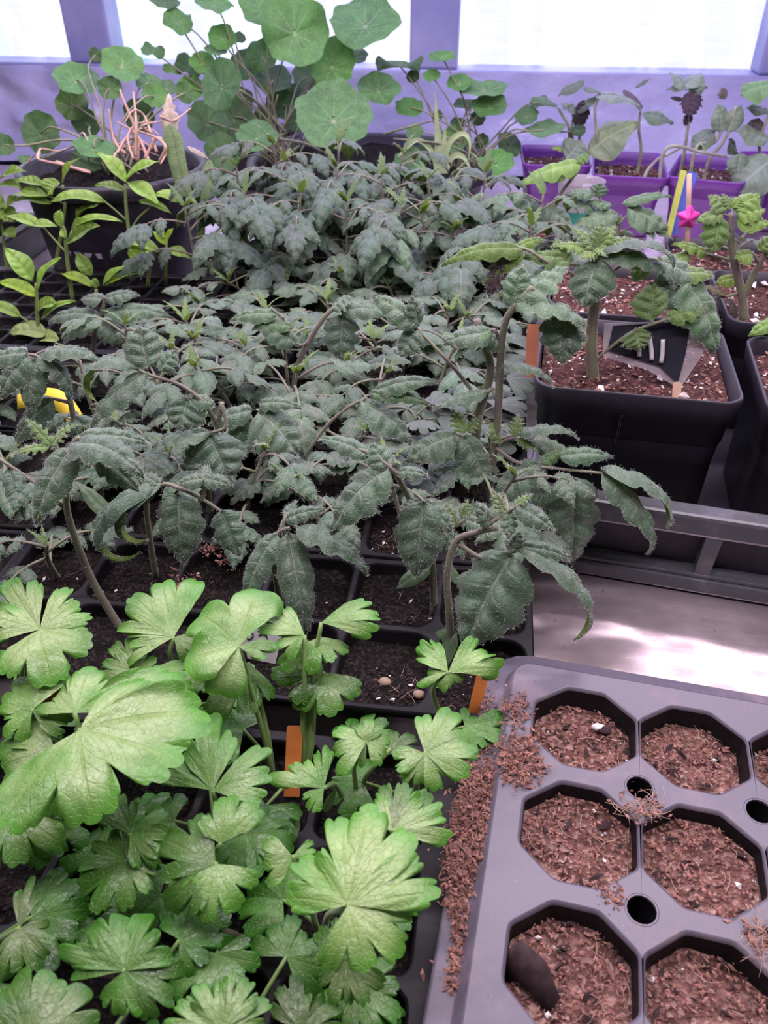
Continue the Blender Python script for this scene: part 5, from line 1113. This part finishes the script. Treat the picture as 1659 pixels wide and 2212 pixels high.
# ------------------------------------------------------------------ peppers, left
def pepper(label, base, soilz, stems, leaves, tint=(1, 1, 1)):
    b = atz(base[0], base[1], soilz); pl = Plant('pepper_seedling', label, 'pepper plant', b)
    for st in stems: pl.tube('stem', [pl.px(*q) for q in st], .0026, .0017, 'greenstem', seg=7)
    for lf in leaves:
        stalk, (x0, y0, d0, x1, y1, d1, w) = lf[0], lf[1]; kk = lf[2] if len(lf) > 2 else {}
        A, B = pl.px(x0, y0, d0), pl.px(x1, y1, d1); wm = w*scale_at(A)
        par = None; nm = 'leaf'
        if stalk: par = pl.tube('leaf', [pl.px(*q) for q in stalk], .0012, .001, 'greenstem', seg=6); nm = 'leaf_blade'
        t = tuple(np.array(tint)*kk.get('t', 1)*np.array(kk.get('tint', (1, 1, 1))))
        pl.put(nm, blade(A, B, nvec(kk.get('n')), wm, kk.get('kind', 'lance'), kk.get('bend', .6), kk.get('curl', .2), kk.get('cup', -.2), 0, 0, kk.get('mat', 'pepper'), kk.get('fold', .25)), par, t)
    return pl
pepper('bright pepper seedling with shiny leaves before the big round pot', (285, 608), .045, [[(285, 608, 0), (280, 520, 0), (273, 455, 0), (270, 398, 0)]], [
    (None, (274, 396, 0, 205, 328, 0, 46), T(n=(.3, .6, 1))), (None, (276, 394, 0, 346, 446, -1, 46)), (None, (272, 388, 0, 348, 350, .8, 40), T(t=.95)),
    ([(272, 475, 0), (250, 455, 0), (226, 435, 0)], (226, 436, 0, 107, 440, -1, 48), T(bend=.8, t=.9)), (None, (268, 412, .6, 203, 403, 1, 34), T(t=.6)),
    ([(280, 500, 0), (300, 470, 0), (322, 450, 0)], (300, 435, 0, 372, 463, -.3, 30), T(t=.75)), ([(322, 452, 0), (330, 430, .5)], (335, 420, .5, 395, 440, .5, 44), T(t=1.05))])
pepper('pepper seedling with narrow pale leaves, in front of the bar code label', (158, 650), .042, [[(158, 655, 0), (145, 560, 0), (140, 500, 0), (131, 485, 0)]], [
    (None, (132, 490, 0, 131, 452, .2, 32), T(n=HANG)), (None, (125, 490, 0, 52, 492, -.6, 30), T(t=.85)), ([(142, 545, 0), (115, 515, 0), (95, 493, 0)], (97, 494, 0, 8, 468, .2, 36), T(t=.95)),
    ([(143, 530, 0), (155, 500, 0)], (162, 487, 0, 266, 480, 0, 32), T(t=.95, bend=.8)), (None, (150, 525, 0, 216, 488, -1, 62), T(kind='ovate', t=.55, n=HANG)), (None, (135, 495, 0, 140, 515, -.5, 20), T(t=1.1))])
pepper('pepper seedling of yellow green pointed leaves at the left edge', (85, 728), .042, [[(85, 735, 0), (80, 670, 0), (78, 612, 0)]], [
    (None, (70, 607, 0, 8, 536, .4, 58), T(n=(.3, .5, 1), tint=(.95, 1, 1.1))), (None, (82, 625, 0, 132, 556, .4, 38), T(n=(-.3, .5, 1), tint=(1, 1.05, 1))), (None, (80, 640, 0, -5, 610, -.8, 46), T(tint=(1.15, 1.1, .6))),
    ([(82, 715, 0), (60, 695, 0), (42, 682, 0)], (44, 684, 0, -25, 660, -.3, 42), T(t=.85)), (None, (100, 722, -.4, 20, 720, -1.2, 52), T(kind='ovate', tint=(1.5, 1.35, .9), mat='smooth')), (None, (85, 735, -.4, 128, 735, -1, 44), T(kind='ovate', tint=(1.6, 1.45, .9), mat='smooth')),
    (None, (84, 670, .2, 122, 655, .4, 46), T(t=.8, kind='ovate')), (None, (90, 690, .2, 165, 650, .6, 34), T(t=.9))])
pepper('small pepper seedling with a crumpled leaf, centre of the plug tray', (160, 655), .042, [[(205, 650, 0), (208, 625, 0)]], [
    (None, (203, 620, 0, 130, 592, .2, 34), T(tint=(1.1, 1.05, .6))), (None, (222, 616, 0, 282, 574, .4, 30), T()), (None, (226, 618, 0, 312, 590, 0, 34), T(tint=(1.05, 1.05, .8))), (None, (196, 596, 0, 164, 545, .3, 38), T(t=.8, tint=(1, 1, 1.4), bend=1.2, n=HANG)), (None, (208, 622, 0, 205, 600, .2, 26), T(t=.9))])
pepper('pepper seedling whose leaf flap hangs pale side out, under the bright one', (318, 625), .042, [[(318, 625, 0), (325, 560, 0), (332, 540, 0)]], [
    (None, (345, 545, 0, 244, 533, -.8, 44), T(t=.85, bend=1.2)), (None, (320, 535, -.5, 288, 575, -1.4, 52), T(kind='ovate', tint=(1.5, 1.4, 1.2), n=HANG)), (None, (330, 545, .3, 270, 520, .6, 44), T(t=.7)), (None, (355, 540, 0, 415, 562, -.6, 36), T(t=.8))])
pepper('tiny bright pepper seedling beside the dark rear tomatoes', (358, 615), .045, [[(358, 615, 0), (360, 520, 0)]], [
    (None, (360, 530, 0, 329, 500, .2, 28), T(tint=(1.15, 1.15, .7))), (None, (361, 528, 0, 376, 492, .2, 24), T(tint=(1.15, 1.15, .7))), (None, (356, 515, 0, 334, 490, .4, 18), T())])
pepper('dull dark pepper seedling against the left rim of the round pot', (118, 585), .045, [[(118, 585, 0), (140, 450, 0), (135, 400, 0)]], [
    (None, (135, 395, 0, 172, 342, .4, 34), T(t=.7)), (None, (128, 392, 0, 105, 420, -1, 56), T(kind='ovate', t=.7)), (None, (95, 400, 0, 30, 395, 0, 36), T(t=.7)), (None, (110, 440, 0, 30, 435, -.5, 36), T(t=.7)), ([(138, 440, 0), (110, 425, 0)], (108, 425, 0, 25, 425, -1, 40), T(t=.85)), (None, (165, 470, .2, 215, 440, .4, 52), T(kind='ovate', t=.7))])
pepper('dark pepper seedling at the far left edge of the plug tray', (15, 560), .045, [[(18, 600, 0), (8, 520, 0), (2, 470, 0)]], [
    (None, (5, 470, 0, -20, 500, -.5, 50), T(t=.85)), (None, (10, 460, 0, 48, 425, .4, 40), T(t=.75)), (None, (0, 450, 0, 30, 480, -.6, 44), T(kind='ovate', t=.85)), (None, (10, 500, 0, 34, 512, -.6, 40), T(t=.9)), (None, (10, 450, 0, -30, 420, 0, 40), T(t=.75)), (None, (0, 400, 0, 70, 412, 0, 40), T(t=.7)), (None, (0, 385, 0, 60, 372, 0, 40), T(t=.62))])

# ------------------------------------------------------------------ nasturtiums
def nast(label, base, leaves, seed=0, tint=(1, 1, 1), extra=()):
    pl = Plant('nasturtium', label, 'nasturtium', base); r = np.random.RandomState(seed)
    for i, (cx, cy, rx, ry, dY, *rest) in enumerate(leaves):
        k = rest[0] if rest else {}
        c = aty(cx, cy, pl.Y+dY); sc_ = scale_at(c); R = rx*sc_; vd = nrm(CAM-c)
        q = min(.98, ry/rx); be = math.acos(q) if q > .15 else 1.42
        roll = k.get('roll', 0.0); side = nrm(UPV*math.cos(roll)+RGT*math.sin(roll)); side = nrm(side-vd*(side @ vd))
        N = vd*math.cos(be)+side*math.sin(be)*(-1 if k.get('away') else 1)
        b0 = pl.base+np.array((r.randn()*.02, r.randn()*.012, 0))
        if k.get('from'): b0 = aty(k['from'][0], k['from'][1], pl.Y+k.get('fd', 0))
        m1 = b0+(c-b0)*.4+np.array((0, 0, .02))+r.randn(3)*.006; m2 = b0+(c-b0)*.8+np.array((0, 0, .012))+r.randn(3)*.004
        lo = pl.tube('leaf', [b0, m1, m2, c-N*.001], .0016, .0011, 'wandstem', seg=6)
        t = np.array(tint)*max(.5, k.get('t', 1.0))*(.94+.12*r.rand())*np.array(k.get('tint', (1, 1, 1)))  # low t paints in shade on leaves dark against the window
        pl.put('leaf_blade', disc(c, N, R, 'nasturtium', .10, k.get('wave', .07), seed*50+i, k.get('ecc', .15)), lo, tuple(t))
    for pts, rad in extra: pl.tube('stalk', [aty(x, y, pl.Y+d) for x, y, d in pts], rad, rad*.8, 'wandstem', seg=6)
    return pl
B1 = aty(590, 300, 1.47); B1[2] = .075
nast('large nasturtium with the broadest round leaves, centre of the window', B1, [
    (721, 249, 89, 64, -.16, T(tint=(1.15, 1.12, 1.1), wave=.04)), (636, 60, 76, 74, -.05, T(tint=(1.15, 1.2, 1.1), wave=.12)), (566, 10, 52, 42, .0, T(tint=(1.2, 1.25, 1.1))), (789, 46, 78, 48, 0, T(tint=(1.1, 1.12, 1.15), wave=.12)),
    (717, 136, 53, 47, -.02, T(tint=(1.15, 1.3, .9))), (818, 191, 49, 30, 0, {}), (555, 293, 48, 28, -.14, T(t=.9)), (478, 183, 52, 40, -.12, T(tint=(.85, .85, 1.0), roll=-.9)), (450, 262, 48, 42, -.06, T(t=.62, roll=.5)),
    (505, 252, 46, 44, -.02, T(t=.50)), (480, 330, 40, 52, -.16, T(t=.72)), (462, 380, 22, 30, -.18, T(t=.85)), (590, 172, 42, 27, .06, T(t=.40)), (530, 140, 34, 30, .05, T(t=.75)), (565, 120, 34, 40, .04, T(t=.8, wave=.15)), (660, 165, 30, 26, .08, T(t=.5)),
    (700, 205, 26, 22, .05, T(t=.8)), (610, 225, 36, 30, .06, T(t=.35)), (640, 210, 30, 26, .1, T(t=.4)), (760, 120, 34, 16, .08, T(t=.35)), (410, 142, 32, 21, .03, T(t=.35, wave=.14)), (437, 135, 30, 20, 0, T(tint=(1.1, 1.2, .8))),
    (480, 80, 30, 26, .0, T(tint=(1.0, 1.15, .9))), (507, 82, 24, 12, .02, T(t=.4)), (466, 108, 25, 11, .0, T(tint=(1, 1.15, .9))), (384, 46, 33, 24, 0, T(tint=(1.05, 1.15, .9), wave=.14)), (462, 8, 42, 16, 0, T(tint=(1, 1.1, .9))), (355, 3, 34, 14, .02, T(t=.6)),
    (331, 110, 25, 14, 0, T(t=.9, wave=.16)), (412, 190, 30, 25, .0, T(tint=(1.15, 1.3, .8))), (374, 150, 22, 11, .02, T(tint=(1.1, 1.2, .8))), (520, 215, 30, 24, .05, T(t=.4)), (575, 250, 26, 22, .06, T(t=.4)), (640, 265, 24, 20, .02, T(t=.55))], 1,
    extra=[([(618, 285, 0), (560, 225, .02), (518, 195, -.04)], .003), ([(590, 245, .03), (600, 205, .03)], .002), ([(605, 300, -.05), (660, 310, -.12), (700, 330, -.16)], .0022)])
B2 = aty(250, 300, 1.14); B2[2] = .135
nast('nasturtium trailing from the big round pot at left', B2, [
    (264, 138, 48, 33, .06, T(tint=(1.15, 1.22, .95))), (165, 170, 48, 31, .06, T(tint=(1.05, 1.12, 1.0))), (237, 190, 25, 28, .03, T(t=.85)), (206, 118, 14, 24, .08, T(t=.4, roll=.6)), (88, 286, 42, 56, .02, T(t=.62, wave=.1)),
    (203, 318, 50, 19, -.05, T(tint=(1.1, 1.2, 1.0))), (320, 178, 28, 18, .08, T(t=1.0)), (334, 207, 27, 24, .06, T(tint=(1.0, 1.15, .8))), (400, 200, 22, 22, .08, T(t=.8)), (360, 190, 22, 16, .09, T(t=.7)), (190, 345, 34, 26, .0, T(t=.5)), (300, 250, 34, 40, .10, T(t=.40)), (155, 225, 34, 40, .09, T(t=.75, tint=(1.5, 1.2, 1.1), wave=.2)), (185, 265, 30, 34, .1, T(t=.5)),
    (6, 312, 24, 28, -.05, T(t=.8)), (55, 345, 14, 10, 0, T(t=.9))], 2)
B3 = aty(1010, 330, 1.50); B3[2] = .07
nast('thin-stalked nasturtium to the right, leaning toward the purple pots', B3, [
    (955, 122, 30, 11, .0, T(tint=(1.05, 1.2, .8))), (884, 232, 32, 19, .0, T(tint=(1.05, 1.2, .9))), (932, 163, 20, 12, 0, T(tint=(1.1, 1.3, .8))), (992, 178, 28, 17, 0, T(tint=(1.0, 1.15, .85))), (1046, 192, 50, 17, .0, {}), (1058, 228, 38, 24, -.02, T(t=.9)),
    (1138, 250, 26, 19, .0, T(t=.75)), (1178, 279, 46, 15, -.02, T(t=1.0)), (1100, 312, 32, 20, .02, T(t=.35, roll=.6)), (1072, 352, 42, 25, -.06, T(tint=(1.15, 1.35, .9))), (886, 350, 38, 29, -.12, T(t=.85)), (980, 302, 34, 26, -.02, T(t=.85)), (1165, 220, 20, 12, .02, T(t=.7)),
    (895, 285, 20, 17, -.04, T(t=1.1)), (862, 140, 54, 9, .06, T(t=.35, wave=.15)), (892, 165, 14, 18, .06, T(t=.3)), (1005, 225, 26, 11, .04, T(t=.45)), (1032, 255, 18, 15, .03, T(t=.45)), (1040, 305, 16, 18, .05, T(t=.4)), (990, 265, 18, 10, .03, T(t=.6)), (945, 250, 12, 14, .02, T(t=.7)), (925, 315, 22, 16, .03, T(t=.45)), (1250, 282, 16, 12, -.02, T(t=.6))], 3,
    extra=[([(830, 290, -.05), (880, 275, -.08), (935, 260, -.05)], .002), ([(850, 300, -.1), (950, 310, -.1), (1010, 330, -.05)], .0018), ([(840, 365, -.15), (900, 345, -.12)], .0018)])
# pale pink stalks over the round pot
sp2 = Plant('pink_stalks', 'tangle of pale pink bare stalks growing in the big round pot', 'stalks', (B2[0], B2[1], .135))
for pts, rad in (([(300, 345, 0), (300, 290, .02), (268, 210, .03), (258, 195, .03)], .0042), ([(325, 345, -.02), (300, 290, 0), (255, 262, .02)], .004), ([(335, 330, -.03), (310, 255, .02), (285, 240, .0), (270, 265, -.01)], .0032), ([(290, 340, -.02), (295, 260, 0), (285, 200, .04)], .004),
                 ([(350, 345, -.04), (358, 318, -.05), (335, 300, -.04), (300, 280, 0)], .0045), ([(310, 345, -.03), (335, 300, -.02), (360, 320, -.04), (350, 352, -.06)], .004), ([(275, 330, 0), (250, 300, .02), (238, 235, .03)], .0038), ([(330, 290, 0), (312, 270, -.02), (350, 260, 0)], .003), ([(262, 310, .02), (290, 300, 0), (330, 320, -.02)], .0035),
                 ([(120, 352, -.05), (170, 368, -.08), (195, 374, -.08)], .0042), ([(85, 330, 0), (82, 345, -.03), (120, 355, -.06), (190, 372, -.08)], .0042), ([(86, 338, -.01), (92, 320, .02), (120, 328, .0), (150, 318, .04)], .0032), ([(60, 352, .02), (75, 335, .02), (84, 330, 0)], .002), ([(350, 250, 0), (372, 262, .02), (410, 235, .06)], .0034), ([(172, 292, .04), (182, 288, .02), (192, 305, 0)], .003),
                 ([(240, 345, -.05), (260, 320, -.02), (300, 318, 0), (345, 335, -.02)], .0028), ([(255, 330, -.03), (280, 290, 0), (320, 275, .02), (345, 290, 0)], .0026), ([(285, 345, -.04), (272, 300, -.02), (290, 270, 0), (330, 262, .02)], .0026)):
    sp2.tube('stalk', spline([aty(x, y, 1.08+d)+(0, .006*math.sin(x), 0) for x, y, d in pts], 7 if len(pts) > 2 else 2), rad*.60, rad*.22, 'pinkstem', None, 8)
# dried folded pale leaves beside them
for (x0, y0, x1, y1, w, lab) in ((368, 305, 365, 202, 46, 'pale withered leaf hanging over the round pot'), (405, 318, 450, 345, 26, 'curled dry straw-coloured leaf behind the strap leaves')):
    A, B = aty(x0, y0, 1.10), aty(x1, y1, 1.13); V, f, uv, mats, mi = blade(A, B, nvec(HANG), w*scale_at(A), 'ragged', .5, .2, .5, 1, 0, 'dead'); ob = obj('withered_leaf', mesh('withered_leaf', V-A, f, [M['dry']], uv), None, tuple(A)); tag(ob, lab, 'leaf')
# two upright quilted strap leaves
sl = Plant('strap_leaf_plant', 'two upright quilted strap leaves rising right of the round pot', 'plant', tuple(aty(420, 470, 1.03)*np.array((1, 1, 0))+np.array((0, 0, .045))))
for (x0, y0, x1, y1, w) in ((402, 425, 365, 268, 46), (442, 460, 453, 345, 30)):
    sl.put('leaf', blade(sl.px(x0, y0, 0), sl.px(x1, y1, 1.5), nvec((0, .2, 1)), w*scale_at(sl.px(x0, y0)), 'strap', .35, .1, .3, 0, 0, 'strap', .1, ruff=.6))
sl.tube('stem', [sl.base, sl.px(425, 450), sl.px(402, 430)], .003, .003, 'greenstem')
sl.tube('stem', [sl.base, sl.px(440, 462)], .003, .003, 'greenstem')
# grassy clump in the bowl
gb = aty(956, 378, 1.40); gr = Plant('grass_clump', 'pale clump of arching grassy leaves in front of the bowl pot', 'plant', (gb[0], gb[1], .06))
for pts, w in (([(948, 375, 0), (945, 300, 0), (940, 195, .5)], 14), ([(955, 375, 0), (958, 330, 0), (962, 268, .2)], 16), ([(945, 375, 0), (935, 330, 0), (905, 302, -.5), (880, 318, -1), (845, 355, -1.5)], 11), ([(958, 370, 0), (970, 310, 0), (998, 288, 0), (1015, 305, -.3), (1012, 345, -.6)], 12), ([(960, 372, 0), (975, 340, 0), (1000, 338, -.5), (1020, 372, -1)], 14), ([(952, 375, 0), (950, 330, 0), (952, 285, .1)], 14)):
    P = spline([gr.px(*q) for q in pts], 14); n = len(P); T2 = np.gradient(P, axis=0); b = MB(); L_, C_, R_ = [], [], []
    for i in range(n):
        sdv = nrm(np.cross(T2[i], CAM-P[i])); ww = w*.5*scale_at(P[i])*max(.08, (1-(i/(n-1))**3)); L_.append(tuple(P[i]-sdv*ww-gr.base)); R_.append(tuple(P[i]+sdv*ww-gr.base)); C_.append(tuple(P[i]+nrm(P[i]-CAM)*ww*.35-gr.base))
    b.loft([L_, C_, R_], False); b.build('leaf', M['grass'], gr.o)

# ------------------------------------------------------------------ grey cabbage-like seedlings in the purple pots
def brass(label, base, stems, leaves, name='cabbage_seedling'):
    pl = Plant(name, label, 'seedling', base)
    for st in stems: pl.tube('stem', [np.array((*aty(st[0][0], st[0][1], pl.Y+st[0][2]*.01)[:2], .074))]+[aty(x, y, pl.Y+d*.01) for x, y, d in st], .0030, .0020, 'brstem', seg=7)
    for (x0, y0, d0, x1, y1, d1, w, *rest) in leaves:
        k = rest[0] if rest else {}
        A, B = pl.px(x0, y0, d0), pl.px(x1, y1, d1)
        pl.put('leaf' if k.get('mat') != 'dead' else 'dead_leaf', blade(A, B, nvec(k.get('n', (0, .6, .8))), w*scale_at(A), k.get('kind', 'ovate'), k.get('bend', .5), k.get('curl', .2), k.get('cup', .3), 1, 0, k.get('mat', 'brassica'), k.get('fold', .0)), None, tuple(np.array(k.get('tint', (1, 1, 1)))*k.get('t', 1)), 'withered blackish leaf' if k.get('mat') == 'dead' else None)
    return pl
def bs(x, y, Y, z=.085): p = aty(x, y, Y); p[2] = z; return p
brass('grey leaved seedling with a broad pale leaf, middle purple pot', bs(1300, 320, 1.45, .078), [[(1300, 335, 0), (1290, 300, 0), (1285, 240, 0), (1290, 215, 0)], [(1385, 325, 2), (1380, 280, 2), (1384, 235, 2)]], [
    (1268, 328, 0, 1378, 268, -1, 104, T(n=(-.2, .4, 1), tint=(1.25, 1.2, .95))), (1284, 208, 0, 1384, 236, -1, 48, T(bend=.9, tint=(1.1, 1.05, 1.2))), (1260, 190, 1, 1300, 205, 0, 26, T(t=.7)), (1262, 176, 1, 1206, 208, .5, 44, T(t=.55, n=(-.3, .5, .8))), (1300, 210, 1, 1256, 226, 1, 26, T(t=.5)),
    (1345, 195, 1, 1388, 235, 0, 34, T(mat='dead', kind='ragged', tint=(2.2, 2.4, 2.4))), (1372, 190, 1, 1408, 170, 1, 18, T(t=.5)), (1388, 245, 2, 1454, 268, 1, 52, T(t=.75, n=(.1, .5, 1), tint=(.9, 1.05, .9))), (1240, 225, 0, 1228, 240, 0, 40, T(t=.8))])
brass('seedling with hanging blackened leaves, leftmost purple pot', bs(1245, 320, 1.50, .078), [[(1238, 320, 0), (1235, 280, 0), (1240, 240, 0)], [(1250, 320, 0), (1252, 280, 0), (1250, 235, 0)], [(1230, 285, 0), (1215, 250, 0), (1205, 232, 0)]], [
    (1262, 215, 0, 1245, 285, -.6, 44, T(mat='dead', kind='ragged', n=HANG)), (1205, 230, 0, 1146, 212, .5, 32, T(t=.55, tint=(.8, 1.1, .8))), (1222, 345, -6, 1258, 305, -5, 78, T(n=HANG, tint=(1.0, 1.02, 1.0))), (1240, 240, 0, 1290, 218, 0, 40, T(t=.6)), (1235, 232, 0, 1210, 225, 0, 30, T(t=.9)),
    (1215, 320, -3, 1193, 322, -4, 26, T(tint=(1.5, 1.7, .5)))])
brass('tall seedling with a purplish withered leaf on its stem, askew purple pot', bs(1478, 325, 1.44, .078), [[(1478, 330, 0), (1484, 290, 0), (1490, 240, 0), (1488, 195, 0)], [(1395, 375, -6), (1420, 345, -4), (1440, 335, -3), (1472, 318, -1)]], [
    (1484, 195, 0, 1445, 158, .6, 40, T(n=(.2, .5, 1), tint=(1.1, 1.1, 1.15))), (1478, 190, 0, 1516, 160, 1, 44, T(tint=(1.1, 1.1, 1.15))), (1480, 185, 0, 1440, 195, 0, 34, T(t=.6)), (1495, 210, 0, 1518, 162, .3, 40, T(tint=(1.05, 1.05, 1.1))), (1500, 195, 0, 1488, 252, -1, 62, T(mat='dead', kind='ragged', n=HANG, tint=(1.6, 1.4, 1.8))),
    (1512, 185, 0, 1528, 190, 0, 22, T(mat='dead', kind='ragged')), (1475, 215, 1, 1448, 212, 1, 26, T(mat='dead', kind='ragged', tint=(1.6, 2.0, 1.6))), (1490, 245, 0, 1480, 272, 0, 26, T(mat='dead', kind='ragged', n=HANG))])
brass('grey seedling with arching stalks at right in the askew purple pot', bs(1540, 345, 1.40, .078), [[(1530, 350, 0), (1560, 310, 0), (1580, 270, 0), (1590, 230, 0)], [(1505, 318, -1), (1540, 310, 0), (1556, 285, 0), (1552, 255, 0)], [(1440, 320, -3), (1520, 330, -3), (1570, 338, -3)]], [
    (1560, 285, 0, 1550, 225, .5, 50, T(n=(-.1, .3, 1), tint=(1.1, 1.12, 1.1))), (1570, 285, 0, 1602, 228, .3, 46, T(n=(.1, .4, 1), tint=(1.1, 1.1, 1.1))), (1545, 285, .5, 1492, 318, 0, 58, T(t=.7, n=(0, .4, 1))), (1565, 215, 0, 1560, 190, .3, 44, T(mat='dead', kind='ragged', tint=(2.8, 3.4, 2.4))), (1575, 300, 1, 1590, 335, 1, 52, T(t=.35)),
    (1525, 325, -1, 1512, 312, -1.5, 26, T(tint=(1.5, 1.5, 1)))])
brass('big grey leaved seedling at the right photo edge by the window', bs(1660, 370, 1.40, .078), [[(1650, 370, 0), (1640, 310, 0), (1660, 250, 0), (1670, 210, 0)]], [
    (1665, 180, 0, 1600, 208, -.3, 92, T(n=(-.2, .6, .9), tint=(.75, 1.1, .55))), (1660, 300, 0, 1588, 285, -.5, 66, T(n=(0, .4, 1))), (1672, 340, -2, 1585, 415, -4, 112, T(n=(-.1, .3, 1), tint=(1.05, 1.05, 1.1))), (1600, 330, -1.5, 1590, 385, -3, 56, T(n=HANG, t=.95)), (1640, 255, 1, 1620, 300, .5, 50, T(mat='dead', kind='ragged', tint=(2, 2.5, 2))), (1660, 240, 1, 1610, 235, 1, 50, T(t=.6))])
